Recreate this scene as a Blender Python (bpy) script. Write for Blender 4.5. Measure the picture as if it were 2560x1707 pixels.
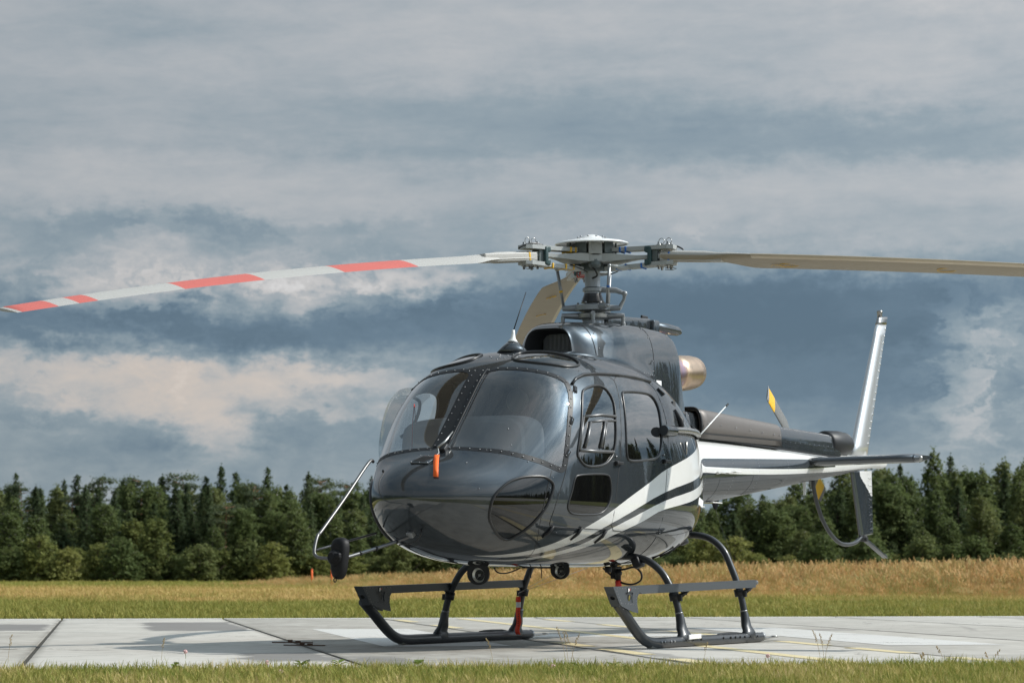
import bpy, bmesh, math, random
import numpy as np
from mathutils import Vector, Matrix
random.seed(7); rng = np.random.default_rng(7)
R = math.radians
scene = bpy.context.scene
for o in list(bpy.data.objects):
    bpy.data.objects.remove(o)
C = scene.collection

# ------------------------------------------------------------------ camera
cam_d = bpy.data.cameras.new('camera'); cam = bpy.data.objects.new('camera', cam_d); C.objects.link(cam)
cam.location = (0, 0, 0.54)
cam.rotation_euler = (R(90) + math.atan((1443 - 853.5) / 6044.0), 0, 0)
cam_d.sensor_width = 36; cam_d.lens = 85; cam_d.clip_end = 4000; cam_d.clip_start = 0.1
cam_d.dof.use_dof = True; cam_d.dof.focus_distance = 19.3; cam_d.dof.aperture_fstop = 5.0
scene.camera = cam

# ------------------------------------------------------------------ exposure
scene.view_settings.view_transform = 'Standard'; scene.view_settings.look = 'None'
scene.view_settings.exposure = 0.0; scene.view_settings.gamma = 1.0
scene.view_settings.use_curve_mapping = False
scene.render.engine = 'CYCLES'
scene.cycles.max_bounces = 10; scene.cycles.transparent_max_bounces = 24; scene.cycles.glossy_bounces = 5
scene.cycles.use_denoising = True
scene.cycles.sample_clamp_indirect = 6.0

# ------------------------------------------------------------------ sun (from the right, 41 degrees up)
SUN_DIR = Vector((3.84, 0.15, 3.38)).normalized()
sd = bpy.data.lights.new('sun', 'SUN'); sun = bpy.data.objects.new('sun', sd); C.objects.link(sun)
sd.energy = 4.3; sd.angle = R(0.55); sd.color = (1.0, 0.945, 0.86)
sun.rotation_euler = (-SUN_DIR).to_track_quat('-Z', 'Y').to_euler()

# ------------------------------------------------------------------ node helpers
class X:
    """a socket with arithmetic, so that node graphs can be written as formulas"""
    def __init__(s, nt, sock): s.nt = nt; s.k = sock
    def _m(s, op, *a, clamp=False):
        n = s.nt.nodes.new('ShaderNodeMath'); n.operation = op; n.use_clamp = clamp
        for i, v in enumerate((s,) + a):
            if isinstance(v, X): s.nt.links.new(v.k, n.inputs[i])
            else: n.inputs[i].default_value = v
        return X(s.nt, n.outputs[0])
    def __add__(s, o): return s._m('ADD', o)
    __radd__ = __add__
    def __sub__(s, o): return s._m('SUBTRACT', o)
    def __rsub__(s, o): return (s * -1.0) + o
    def __mul__(s, o): return s._m('MULTIPLY', o)
    __rmul__ = __mul__
    def __truediv__(s, o): return s._m('DIVIDE', o)
    def f(s, op, *a): return s._m(op, *a)
    def clamp(s): return s._m('ADD', 0.0, clamp=True)
    def sm(s, a, b):
        n = s.nt.nodes.new('ShaderNodeMapRange'); n.interpolation_type = 'SMOOTHSTEP'
        s.nt.links.new(s.k, n.inputs[0]); n.inputs[1].default_value = a; n.inputs[2].default_value = b
        return X(s.nt, n.outputs[0])
def vec(nt, x, y, z=0.0):
    n = nt.nodes.new('ShaderNodeCombineXYZ')
    for i, v in enumerate((x, y, z)):
        if isinstance(v, X): nt.links.new(v.k, n.inputs[i])
        else: n.inputs[i].default_value = v
    return n.outputs[0]
def noise(nt, v, scale=1.0, detail=6.0, rough=0.55, dist=0.0):
    n = nt.nodes.new('ShaderNodeTexNoise')
    if v is not None: nt.links.new(v, n.inputs['Vector'])
    n.inputs['Scale'].default_value = scale; n.inputs['Detail'].default_value = detail
    n.inputs['Roughness'].default_value = rough; n.inputs['Distortion'].default_value = dist
    return X(nt, n.outputs[0])
def ramp(nt, fac, stops, interp='LINEAR'):
    n = nt.nodes.new('ShaderNodeValToRGB'); cr = n.color_ramp; cr.interpolation = interp
    while len(cr.elements) < len(stops): cr.elements.new(0.5)
    for e, (p, c) in zip(cr.elements, stops):
        e.position = p; e.color = (*c, 1)
    nt.links.new(fac.k if isinstance(fac, X) else fac, n.inputs[0])
    return n.outputs[0]
def mixc(nt, fac, a, b, mode='MIX'):
    n = nt.nodes.new('ShaderNodeMix'); n.data_type = 'RGBA'; n.blend_type = mode
    for sock, v in ((n.inputs[0], fac), (n.inputs[6], a), (n.inputs[7], b)):
        if isinstance(v, X): nt.links.new(v.k, sock)
        elif isinstance(v, bpy.types.NodeSocket): nt.links.new(v, sock)
        elif isinstance(v, (int, float)): sock.default_value = v
        else: sock.default_value = (*v, 1)
    return n.outputs[2]
def lin(r, g, b):
    f = lambda c: (c / 255 / 12.92) if c <= 10 else ((c / 255 + 0.055) / 1.055) ** 2.4
    return (f(r), f(g), f(b))

# ------------------------------------------------------------------ world: NISHITA sky behind a broken cloud deck
world = bpy.data.worlds.new('World'); scene.world = world; world.use_nodes = True
nt = world.node_tree; nt.nodes.clear()
sky = nt.nodes.new('ShaderNodeTexSky'); sky.sky_type = 'NISHITA'; sky.sun_disc = False
sky.sun_elevation = math.asin(SUN_DIR.z); sky.sun_rotation = math.atan2(SUN_DIR.x, SUN_DIR.y)
tc = nt.nodes.new('ShaderNodeTexCoord')
sep = nt.nodes.new('ShaderNodeSeparateXYZ'); nt.links.new(tc.outputs['Generated'], sep.inputs[0])
dx, dy, dz = (X(nt, sep.outputs[i]) for i in range(3))
az = dx.f('ARCTAN2', dy)                                   # 0 = +Y, radians
el = dz.f('ARCSINE')
K = 100.0                                                  # angles in hundredths of a radian
ax = az * K; ey = el * K
# warp the coordinates so that every cloud bank gets a ragged edge
w1 = noise(nt, vec(nt, ax * 0.16, ey * 0.42, 3.1), 1.0, 8, 0.60) - 0.5
w2 = noise(nt, vec(nt, ax * 0.16, ey * 0.42, 17.7), 1.0, 8, 0.60) - 0.5
w3 = noise(nt, vec(nt, ax * 0.75, ey * 1.25, 31.0), 1.0, 8, 0.66) - 0.5
w4 = noise(nt, vec(nt, ax * 0.75, ey * 1.25, 43.0), 1.0, 8, 0.66) - 0.5
bx = ax + w1 * 8.0 + w3 * 4.2; by = ey + w2 * 2.6 + w4 * 2.4
def P2(px, py): return ((px - 1176) / 55.53, (1335 - py) / 55.53)
# height profile of the deck, as a ramp over elevation
prof = nt.nodes.new('ShaderNodeValToRGB'); cr = prof.color_ramp; cr.interpolation = 'EASE'
PR = [(1335, .52), (1100, .50), (980, .43), (880, .30), (770, .16), (690, .22), (625, .48), (560, .66), (450, .75), (340, .62), (220, .70), (60, .74), (-400, .66), (-1900, .46)]
tmax = 60.0
stops = sorted(((1335 - p) / 55.53 / tmax, v) for p, v in PR)
while len(cr.elements) < len(stops): cr.elements.new(0.5)
for e, (p, v) in zip(cr.elements, stops): e.position = min(1, p); e.color = (v, v, v, 1)
nt.links.new((by / tmax).clamp().k, prof.inputs[0])
t = X(nt, prof.outputs[0])
# single cloud banks (x, y, half width, half height, strength); round about the sky goes on with noise alone
BANKS = [(1500, 300, 520, 70, -.16), (2050, 350, 360, 60, -.12), (1050, 250, 260, 40, -.08), (330, 90, 300, 50, -.08), (300, 380, 420, 70, .12), (1980, 190, 170, 80, .12), (1120, 70, 330, 60, .06), (2180, 25, 150, 40, .16),
  (450, 530, 300, 34, -.26), (620, 500, 260, 22, .12), (1150, 480, 200, 40, -.08), (60, 560, 120, 30, -.10),
  (90, 690, 190, 34, .30), (330, 650, 250, 34, .38), (640, 690, 190, 40, .56), (960, 655, 180, 26, .48), (480, 610, 360, 24, .16), (1250, 640, 160, 26, -.12), (200, 760, 300, 24, -.10), (900, 740, 200, 24, -.08),
  (200, 865, 330, 54, .46), (560, 885, 300, 48, .42), (850, 900, 200, 44, .28), (300, 950, 280, 34, .30), (490, 1000, 80, 64, .40), (110, 1015, 120, 14, .20), (600, 800, 130, 26, -.18), (120, 800, 90, 12, -.14),
  (150, 1000, 160, 36, -.16), (640, 1010, 80, 60, -.16), (380, 1030, 50, 40, -.14), (720, 960, 90, 14, .20),
  (1800, 690, 620, 70, -.12), (1650, 790, 360, 150, -.10), (1900, 930, 300, 110, -.14), (2220, 870, 80, 90, .38), (2330, 780, 60, 80, .34), (2120, 800, 60, 44, .12), (2290, 990, 130, 60, .12), (1850, 600, 360, 26, .12)]
for (px, py, sx, sy, a) in BANKS:
    cx, cy = P2(px, py)
    qx = (bx - cx) / (sx / 55.53); qy = (by - cy) / (sy / 55.53)
    g = (qx * qx + qy * qy) * -0.7
    t = t + g.f('EXPONENT') * a
HEAPS = [(330, 670, 420, 60, .8), (780, 670, 330, 50, .8), (420, 900, 480, 110, .45), (2240, 880, 130, 170, 1.0), (450, 530, 420, 40, .35), (1500, 560, 500, 40, .3)]
hm = None
for (px, py, sx, sy, a) in HEAPS:
    cx, cy = P2(px, py); qx = (ax - cx) / (sx / 55.53); qy = (ey - cy) / (sy / 55.53); q = ((qx * qx + qy * qy) * -0.9).f('EXPONENT') * a
    hm = q if hm is None else hm + q
hn = noise(nt, vec(nt, bx * 0.30, by * 0.46, 52.0), 1.0, 12, 0.62, 0.25)
t = t + hm * (hn.sm(0.44, 0.60) - 0.42) * 0.42
low = 1.0 - ey.sm(11.0, 15.0)                              # crisp heaps low down, soft veils higher up
fine = noise(nt, vec(nt, ax * 0.62, ey * 1.05, 0.3), 1.0, 12, 0.64, 0.7) - 0.5
veil = noise(nt, vec(nt, ax * 0.30 + ey * 0.25, ey * 1.3 - ax * 0.10, 12.0), 1.0, 9, 0.62, 0.5) - 0.5
streak = noise(nt, vec(nt, ax * 0.075 + ey * 0.04, ey * 0.50, 5.0), 1.0, 8, 0.52, 0.6) - 0.5
puff = noise(nt, vec(nt, ax * 0.16 + ey * 0.10, ey * 0.32 - ax * 0.05, 9.0), 1.0, 10, 0.60, 0.3) - 0.5
high = noise(nt, vec(nt, dx * 1.6, dy * 1.6, dz * 2.4), 1.0, 6, 0.58, 0.5) - 0.5
amp = t.sm(0.10, 0.52) * 0.85 + 0.16
t = (t - low * 0.02 + (fine * (low * 0.36 + 0.10) + veil * (0.26 - low * 0.06) + streak * 0.26 + puff * (low * 0.30 + 0.30)) * amp + high * ey.sm(26.0, 40.0) * 2.2)
over = t.f('MAXIMUM', 1.0).f('MINIMUM', 1.9)
t = t.clamp()
cl = ramp(nt, t, [(0.0, lin(90, 112, 130)), (0.16, lin(106, 128, 146)), (0.34, lin(130, 148, 161)), (0.54, lin(150, 164, 173)), (0.74, lin(176, 182, 187)), (1.0, lin(202, 201, 201))])
# the low left bank catches warm light
cxl, cyl = P2(380, 900)
wl = (((bx - cxl) / 9.0).f('POWER', 2.0) + ((by - cyl) / 2.6).f('POWER', 2.0)) * -1.0
warm = mixc(nt, wl.f('EXPONENT') * 0.8 * t.sm(0.50, 1.05), cl, lin(214, 201, 190))
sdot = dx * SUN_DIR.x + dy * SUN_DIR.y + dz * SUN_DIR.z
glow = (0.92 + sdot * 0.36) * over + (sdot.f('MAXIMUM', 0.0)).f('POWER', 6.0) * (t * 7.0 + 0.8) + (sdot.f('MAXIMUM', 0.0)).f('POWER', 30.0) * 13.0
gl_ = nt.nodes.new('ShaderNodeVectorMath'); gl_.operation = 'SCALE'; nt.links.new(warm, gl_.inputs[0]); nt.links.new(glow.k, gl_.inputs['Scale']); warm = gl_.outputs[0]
STR = 0.1
up = nt.nodes.new('ShaderNodeVectorMath'); up.operation = 'SCALE'; nt.links.new(warm, up.inputs[0]); up.inputs['Scale'].default_value = 1.0 / STR
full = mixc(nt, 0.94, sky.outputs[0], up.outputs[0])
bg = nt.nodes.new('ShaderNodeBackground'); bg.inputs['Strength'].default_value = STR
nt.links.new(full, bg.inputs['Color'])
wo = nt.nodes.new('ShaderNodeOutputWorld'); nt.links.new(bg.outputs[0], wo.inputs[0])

# ------------------------------------------------------------------ materials
MATS = {}
def pmat(name, col, rough=0.5, metal=0.0, coat=0.0, coat_rough=0.03, spec=0.5, bump=None, var=0.0, vscale=8.0, rvar=0.0):
    m = bpy.data.materials.new(name); m.use_nodes = True; t_ = m.node_tree
    b = t_.nodes['Principled BSDF']
    b.inputs['Base Color'].default_value = (*col, 1); b.inputs['Roughness'].default_value = rough
    b.inputs['Metallic'].default_value = metal; b.inputs['Coat Weight'].default_value = coat
    b.inputs['Coat Roughness'].default_value = coat_rough; b.inputs['Specular IOR Level'].default_value = spec
    if var or bump or rvar:
        g = t_.nodes.new('ShaderNodeTexCoord')
        n = noise(t_, g.outputs['Object'], vscale, 6, 0.6)
        if var:
            c = mixc(t_, n, tuple(v * (1 - var) for v in col), tuple(min(1, v * (1 + var)) for v in col))
            t_.links.new(c, b.inputs['Base Color'])
        if rvar:
            t_.links.new((n * rvar + (rough - rvar * 0.5)).clamp().k, b.inputs['Roughness'])
        if bump:
            n2 = noise(t_, g.outputs['Object'], bump[0], 4, 0.6)
            bn = t_.nodes.new('ShaderNodeBump'); bn.inputs['Strength'].default_value = bump[1]; bn.inputs['Distance'].default_value = bump[2]
            t_.links.new(n2.k, bn.inputs['Height']); t_.links.new(bn.outputs[0], b.inputs['Normal'])
    MATS[name] = m
    return m
def paint(name, col, flake, rough):
    """automotive paint: colour coat with a little metal flake under clear lacquer; bare primer inside the skin"""
    m = bpy.data.materials.new(name); m.use_nodes = True; t_ = m.node_tree; t_.nodes.remove(t_.nodes['Principled BSDF'])
    g = t_.nodes.new('ShaderNodeTexCoord')
    n = noise(t_, g.outputs['Object'], 700.0, 2, 0.5); gr = noise(t_, g.outputs['Object'], 2.2, 6, .65)
    c = mixc(t_, n.sm(0.35, 0.75), tuple(v * 0.85 for v in col), tuple(min(1, v * 1.2) for v in col))
    c = mixc(t_, gr.sm(.45, .8) * .12, c, (.16, .15, .13))                        # a film of dust
    d = t_.nodes.new('ShaderNodeBsdfDiffuse'); t_.links.new(c, d.inputs[0])
    f = t_.nodes.new('ShaderNodeBsdfGlossy'); f.inputs['Roughness'].default_value = rough; t_.links.new(mixc(t_, 1.0, c, (2.2, 2.2, 2.2), 'MULTIPLY'), f.inputs[0])
    m1 = t_.nodes.new('ShaderNodeMixShader'); m1.inputs[0].default_value = flake; t_.links.new(d.outputs[0], m1.inputs[1]); t_.links.new(f.outputs[0], m1.inputs[2])
    cg = t_.nodes.new('ShaderNodeBsdfGlossy'); cg.inputs['Roughness'].default_value = .01
    bp = t_.nodes.new('ShaderNodeBump'); bp.inputs['Strength'].default_value = .05; bp.inputs['Distance'].default_value = .01
    t_.links.new(noise(t_, g.outputs['Object'], 5.0, 2, .5).k, bp.inputs['Height']); t_.links.new(bp.outputs[0], cg.inputs['Normal'])
    fr = t_.nodes.new('ShaderNodeFresnel'); fr.inputs['IOR'].default_value = 1.75
    m2 = t_.nodes.new('ShaderNodeMixShader'); t_.links.new((X(t_, fr.outputs[0]) * 1.12).clamp().k, m2.inputs[0]); t_.links.new(m1.outputs[0], m2.inputs[1]); t_.links.new(cg.outputs[0], m2.inputs[2])
    geo = t_.nodes.new('ShaderNodeNewGeometry')
    ins = t_.nodes.new('ShaderNodeBsdfDiffuse'); ins.inputs[0].default_value = (.035, .036, .038, 1)
    mx = t_.nodes.new('ShaderNodeMixShader')
    t_.links.new(geo.outputs['Backfacing'], mx.inputs[0]); t_.links.new(m2.outputs[0], mx.inputs[1]); t_.links.new(ins.outputs[0], mx.inputs[2])
    t_.links.new(mx.outputs[0], t_.nodes['Material Output'].inputs[0]); MATS[name] = m
    return m
def glass(name, tint, refl=1.0, sky_veil=0.0):
    m = bpy.data.materials.new(name); m.use_nodes = True; t_ = m.node_tree
    t_.nodes.remove(t_.nodes['Principled BSDF']); out = t_.nodes['Material Output']
    tr = t_.nodes.new('ShaderNodeBsdfTransparent'); tr.inputs[0].default_value = (*tint, 1)
    gl = t_.nodes.new('ShaderNodeBsdfGlossy'); gl.inputs['Roughness'].default_value = 0.012
    lw = t_.nodes.new('ShaderNodeFresnel'); lw.inputs['IOR'].default_value = 1.5
    fac = (X(t_, lw.outputs[0]) * (1.75 * refl)).clamp()
    mx = t_.nodes.new('ShaderNodeMixShader'); t_.links.new(fac.k, mx.inputs[0])
    t_.links.new(tr.outputs[0], mx.inputs[1]); t_.links.new(gl.outputs[0], mx.inputs[2])
    last = mx.outputs[0]
    if sky_veil:  # pale streaked veil painted into the glass in place of reflected sky
        g = t_.nodes.new('ShaderNodeTexCoord')
        mp = t_.nodes.new('ShaderNodeMapping'); mp.inputs['Rotation'].default_value = (0.0, R(45), 0.0); mp.inputs['Scale'].default_value = (.5, 9, .5)
        t_.links.new(g.outputs['Object'], mp.inputs[0])
        n = noise(t_, mp.outputs[0], 2.0, 6, 0.62, 0.3)
        df = t_.nodes.new('ShaderNodeBsdfDiffuse'); df.inputs[0].default_value = (.55, .56, .57, 1)
        m2 = t_.nodes.new('ShaderNodeMixShader'); t_.links.new(((n.sm(0.36, 0.80) * .7 + .55) * sky_veil).k, m2.inputs[0])
        t_.links.new(last, m2.inputs[1]); t_.links.new(df.outputs[0], m2.inputs[2]); last = m2.outputs[0]
    t_.links.new(last, out.inputs[0]); MATS[name] = m
    return m
M = MATS
paint('grey_paint', (.036, .042, .048), 0.32, 0.33)
paint('white_paint', (.70, .70, .68), 0.0, 0.3)
paint('boom_grey', (.032, .039, .046), 0.12, 0.40)
glass('windscreen', (.90, .92, .93), 2.0, 0.030)
glass('door_glass', (.34, .36, .37), 1.5, 0.012)
glass('rear_glass', (.10, .105, .11), 1.45, 0.01)
glass('dark_glass', (.05, .052, .055), 1.1, 0.01)
glass('clear_glass', (.95, .97, .98), 0.22, 0.0)
pmat('black_satin', (.016, .017, .019), .48, spec=.35)
pmat('rubber', (.016, .016, .017), .32)
pmat('seam', (.012, .012, .013), .6)
pmat('rivet_metal', (.26, .265, .275), .32, .85)
pmat('bright_metal', (.36, .355, .345), .28, .95, rvar=.12)
pmat('brushed_steel', (.42, .41, .39), .32, .9, rvar=.12, vscale=20)
pmat('fin_silver', (.62, .63, .64), .30, .55, .6, .06)
pmat('gear_paint', (.021, .024, .028), .40, 0.15, .22, .12, bump=(60, .15, .002), rvar=.1)
pmat('step_paint', (.050, .057, .064), .48, 0.1, .1, .25, bump=(220, .25, .001))
pmat('blade_paint', (.43, .42, .395), .48, 0, 0, var=.07, vscale=5)
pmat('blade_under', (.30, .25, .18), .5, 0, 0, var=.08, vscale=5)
pmat('blade_red', (.56, .13, .105), .5, var=.06, vscale=5)
pmat('blade_edge', (.50, .43, .33), .38, .5, var=.15, vscale=6)
pmat('hub_grey', (.35, .365, .36), .45, .05, var=.1, vscale=12)
pmat('hub_dark', (.10, .12, .12), .5, .2, var=.2, vscale=12)
pmat('hub_green', (.022, .055, .058), .5)
pmat('hub_steel', (.30, .31, .32), .38, .6, var=.12, vscale=15)
pmat('tail_blade_grey', (.15, .15, .145), .5)
pmat('mast_grey', (.28, .30, .32), .36, .3, var=.08)
pmat('cap_white', (.74, .75, .74), .35, 0, .3)
pmat('yellow', (.72, .42, .02), .5)
pmat('tape_blue', (.02, .12, .42), .5)
pmat('interior', (.052, .054, .057), .75, var=.15)
pmat('hood_grey', (.38, .385, .39), .45, var=.08)
pmat('frame_metal', (.15, .15, .152), .38, .75, rvar=.1)
pmat('seat_cloth', (.06, .062, .066), .8, var=.2, vscale=30)
pmat('headset', (.03, .05, .045), .5)
pmat('orange_flag', (.86, .13, .01), .6)
pmat('red_flag', (.80, .055, .018), .6)
pmat('red', (.55, .03, .02), .45)
pmat('shield_brown', (.125, .112, .104), .5, .35, var=.1)
pmat('lamp_glass', (.92, .90, .84), .30, .75)
pmat('warm_glass', (.9, .35, .05), .2)
pmat('mirror_black', (.005, .005, .006), .55, spec=.3)
pmat('placard', (.75, .75, .74), .5)
pmat('duct_black', (.008, .008, .008), .7)
# hot exhaust steel: straw with a violet bloom
m = pmat('exhaust_heat', (.5, .4, .28), .3, .95); t_ = m.node_tree
g = t_.nodes.new('ShaderNodeTexCoord'); sp = t_.nodes.new('ShaderNodeSeparateXYZ'); t_.links.new(g.outputs['Object'], sp.inputs[0])
n = noise(t_, g.outputs['Object'], 6, 3, .5)
c = ramp(t_, (X(t_, sp.outputs[0]) * -2.2 - 2.75 + n * 0.35).clamp(), [(0, (.42, .26, .16)), (.3, (.45, .25, .22)), (.55, (.50, .36, .46)), (.8, (.56, .40, .40)), (1, (.58, .42, .29))])
t_.links.new(c, t_.nodes['Principled BSDF'].inputs['Base Color'])
pmat('exhaust_gold', (.57, .42, .30), .30, .92, var=.18, vscale=14, rvar=.15)

# ------------------------------------------------------------------ mesh builder
class MB:
    def __init__(s): s.v = []; s.f = []; s.m = []; s.sm = []
    def add(s, vs, fs, mi=0, smooth=True):
        k = len(s.v); s.v += [tuple(v) for v in vs]
        for f in fs: s.f.append([i + k for i in f]); s.m.append(mi); s.sm.append(smooth)
        return s
    def box(s, c, d, rot=None, mi=0, bev=0.0):
        hx, hy, hz = (k / 2 for k in d); c = Vector(c)
        rot = rot or Matrix.Identity(3)
        if bev <= 0:
            vs = [c + rot @ Vector((x, y, z)) for x in (-hx, hx) for y in (-hy, hy) for z in (-hz, hz)]
            s.add(vs, [(0, 1, 3, 2), (4, 6, 7, 5), (0, 4, 5, 1), (2, 3, 7, 6), (0, 2, 6, 4), (1, 5, 7, 3)], mi, False)
        else:
            bm = bmesh.new(); bmesh.ops.create_cube(bm, size=1)
            for v in bm.verts: v.co = Vector((v.co.x * d[0], v.co.y * d[1], v.co.z * d[2]))
            bmesh.ops.bevel(bm, geom=bm.edges[:], offset=bev, segments=3, affect='EDGES', profile=.6)
            s.from_bm(bm, lambda p: c + rot @ p, mi)
        return s
    def from_bm(s, bm, fn, mi=0, smooth=True):
        bm.verts.index_update()
        s.add([fn(v.co) for v in bm.verts], [[v.index for v in f.verts] for f in bm.faces], mi, smooth); bm.free()
    def ball(s, c, r, mi=0, sub=2, sc=(1, 1, 1)):
        bm = bmesh.new(); bmesh.ops.create_icosphere(bm, subdivisions=sub, radius=r); c = Vector(c)
        s.from_bm(bm, lambda p: c + Vector((p.x * sc[0], p.y * sc[1], p.z * sc[2])), mi); return s
    def tube(s, pts, r, n=10, mi=0, closed=False, caps=True, flat=None):
        pts = [Vector(p) for p in pts]; N = len(pts)
        rs = r if isinstance(r, (list, tuple)) else [r] * N
        T = []
        for i in range(N):
            a = pts[(i - 1) % N] if (closed or i > 0) else pts[i]; b = pts[(i + 1) % N] if (closed or i < N - 1) else pts[i]
            T.append((b - a).normalized())
        up = Vector((0, 0, 1)) if abs(T[0].z) < .9 else Vector((1, 0, 0))
        nrm = (up - T[0] * up.dot(T[0])).normalized(); k = len(s.v)
        for i in range(N):
            nrm = (nrm - T[i] * nrm.dot(T[i])).normalized(); bn = T[i].cross(nrm)
            for j in range(n):
                a = 2 * math.pi * j / n
                s.v.append(tuple(pts[i] + (nrm * math.cos(a) + bn * math.sin(a)) * rs[i]))
        for i in range(N if closed else N - 1):
            i2 = (i + 1) % N
            for j in range(n):
                s.f.append([k + i * n + j, k + i * n + (j + 1) % n, k + i2 * n + (j + 1) % n, k + i2 * n + j]); s.m.append(mi); s.sm.append(True)
        if caps and not closed:
            s.f.append([k + j for j in range(n)][::-1]); s.m.append(mi); s.sm.append(False)
            s.f.append([k + (N - 1) * n + j for j in range(n)]); s.m.append(mi); s.sm.append(False)
        return s
    def lathe(s, c, prof, n=32, axis=(0, 0, 1), mi=0, caps=True):
        """prof: (distance along the axis, radius)"""
        ax_ = Vector(axis).normalized(); c = Vector(c)
        u = ax_.orthogonal().normalized(); w = ax_.cross(u); k = len(s.v)
        for (h, r) in prof:
            for j in range(n):
                a = 2 * math.pi * j / n
                s.v.append(tuple(c + ax_ * h + (u * math.cos(a) + w * math.sin(a)) * max(r, 1e-4)))
        for i in range(len(prof) - 1):
            for j in range(n):
                s.f.append([k + i * n + j, k + i * n + (j + 1) % n, k + (i + 1) * n + (j + 1) % n, k + (i + 1) * n + j]); s.m.append(mi); s.sm.append(True)
        if caps:
            s.f.append([k + j for j in range(n)][::-1]); s.m.append(mi); s.sm.append(False)
            s.f.append([k + (len(prof) - 1) * n + j for j in range(n)]); s.m.append(mi); s.sm.append(False)
        return s
    def prism(s, poly, fn, h, mi=0, holes=()):
        """poly in 2D, fn(u, v, h) -> point; thickness h; holes as round polys"""
        bm = bmesh.new()
        def ring(p): 
            vs = [bm.verts.new((u, v, 0)) for u, v in p]
            return [bm.edges.new((vs[i], vs[(i + 1) % len(vs)])) for i in range(len(vs))]
        es = ring(poly)
        for hp in holes: es += ring(hp)
        r = bmesh.ops.triangle_fill(bm, use_beauty=True, edges=es)
        fs = [g for g in r['geom'] if isinstance(g, bmesh.types.BMFace)]
        ex = bmesh.ops.extrude_face_region(bm, geom=fs)
        for g in ex['geom']:
            if isinstance(g, bmesh.types.BMVert): g.co.z = h
        bmesh.ops.recalc_face_normals(bm, faces=bm.faces)
        s.from_bm(bm, lambda p: fn(p.x, p.y, p.z), mi, False); return s
    def mesh(s, name, mats, auto=None):
        me = bpy.data.meshes.new(name); me.from_pydata(s.v, [], s.f)
        for mt in (mats if isinstance(mats, (list, tuple)) else [mats]): me.materials.append(M[mt] if isinstance(mt, str) else mt)
        me.polygons.foreach_set('material_index', s.m); me.polygons.foreach_set('use_smooth', s.sm)
        me.update()
        if auto: me.set_sharp_from_angle(angle=R(auto))
        return me
    def build(s, name, mats, parent=None, auto=None):
        return link(name, s.mesh(name, mats, auto), parent)
def link(name, me, parent=None):
    o = bpy.data.objects.new(name, me); C.objects.link(o)
    if parent is not None: o.parent = parent
    return o
def tag(o, label=None, cat=None, group=None, kind=None):
    for k_, v in (('label', label), ('category', cat), ('group', group), ('kind', kind)):
        if v: o[k_] = v
    return o
def empty(name, loc=(0, 0, 0), rz=0.0):
    o = bpy.data.objects.new(name, None); C.objects.link(o); o.location = loc; o.rotation_euler = (0, 0, rz); o.empty_display_size = .2
    return o
def smooth_path(pts, n=6, closed=False):
    pts = [Vector(p) for p in pts]; N = len(pts); out = []
    g = (lambda i: pts[i % N]) if closed else (lambda i: pts[min(max(i, 0), N - 1)])
    for i in range(N if closed else N - 1):
        p0, p1, p2, p3 = g(i - 1), g(i), g(i + 1), g(i + 2)
        for j in range(n):
            t_ = j / n
            out.append(.5 * ((2 * p1) + (p2 - p0) * t_ + (2 * p0 - 5 * p1 + 4 * p2 - p3) * t_ * t_ + (3 * p1 - p0 - 3 * p2 + p3) * t_ ** 3))
    if not closed: out.append(pts[-1])
    return out
def chaikin(p, it=2, closed=True):
    for _ in range(it):
        q = []
        for i in range(len(p) if closed else len(p) - 1):
            a, b = p[i], p[(i + 1) % len(p)]
            q += [(a[0] * .75 + b[0] * .25, a[1] * .75 + b[1] * .25), (a[0] * .25 + b[0] * .75, a[1] * .25 + b[1] * .75)]
        p = q
    return p

# ================================================================== SETTING
def pos_nodes(t_):
    g = t_.nodes.new('ShaderNodeNewGeometry'); s_ = t_.nodes.new('ShaderNodeSeparateXYZ'); t_.links.new(g.outputs['Position'], s_.inputs[0])
    return g, X(t_, s_.outputs[0]), X(t_, s_.outputs[1]), X(t_, s_.outputs[2])
GREEN, OLIVE, STRAW, DRY = (.20, .215, .050), (.150, .140, .030), (.42, .31, .13), (.34, .19, .065)
def field_tone(t_, x, y, px=None):
    """where the meadow is green and where it has dried: broad mown bands and noise"""
    n = noise(t_, vec(t_, x * 0.055, y * 0.035, 2.0), 1.0, 5, .6, .4)
    yn = y + (n - 0.5) * 70.0 + noise(t_, vec(t_, x * .25, y * .12, 7.0), 1.0, 4, .6) * 16.0 - 8.0
    band = yn.sm(46, 74) * (1.0 - yn.sm(112, 140))                    # dry patches farther out
    band2 = (y.f('MULTIPLY', 0.42) + n * 5.0).f('SINE') * 0.5 + 0.5
    return ((n - 0.5) * 1.6 + band * 0.60 + band2 * 0.16 * y.sm(30, 50)).clamp()
# ---- the meadow sheet out to the horizon
m = pmat('meadow', (.1, .1, .03), .9); t_ = m.node_tree
g, x, y, z = pos_nodes(t_)
dry = field_tone(t_, x, y)
fine_n = noise(t_, vec(t_, x * 3.0, y * 0.8, 0.0), 1.0, 6, .65)
c = mixc(t_, dry, GREEN, STRAW)
c = mixc(t_, fine_n.sm(.3, .7) * 0.55, c, (.05, .055, .012))
c = mixc(t_, y.sm(300, 420), c, (.05, .06, .015))
t_.links.new(c, t_.nodes['Principled BSDF'].inputs['Base Color']); t_.nodes['Principled BSDF'].inputs['Specular IOR Level'].default_value = .1
gx = sorted(set(list(np.linspace(-1500, 1500, 31)) + list(np.linspace(-90, 90, 31)))); gy = sorted(set(list(np.linspace(-1500, 1800, 34)) + list(np.linspace(-60, 330, 40))))
mb = MB(); vs = [(a, b, -0.055) for b in gy for a in gx]; nx_ = len(gx)
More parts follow.
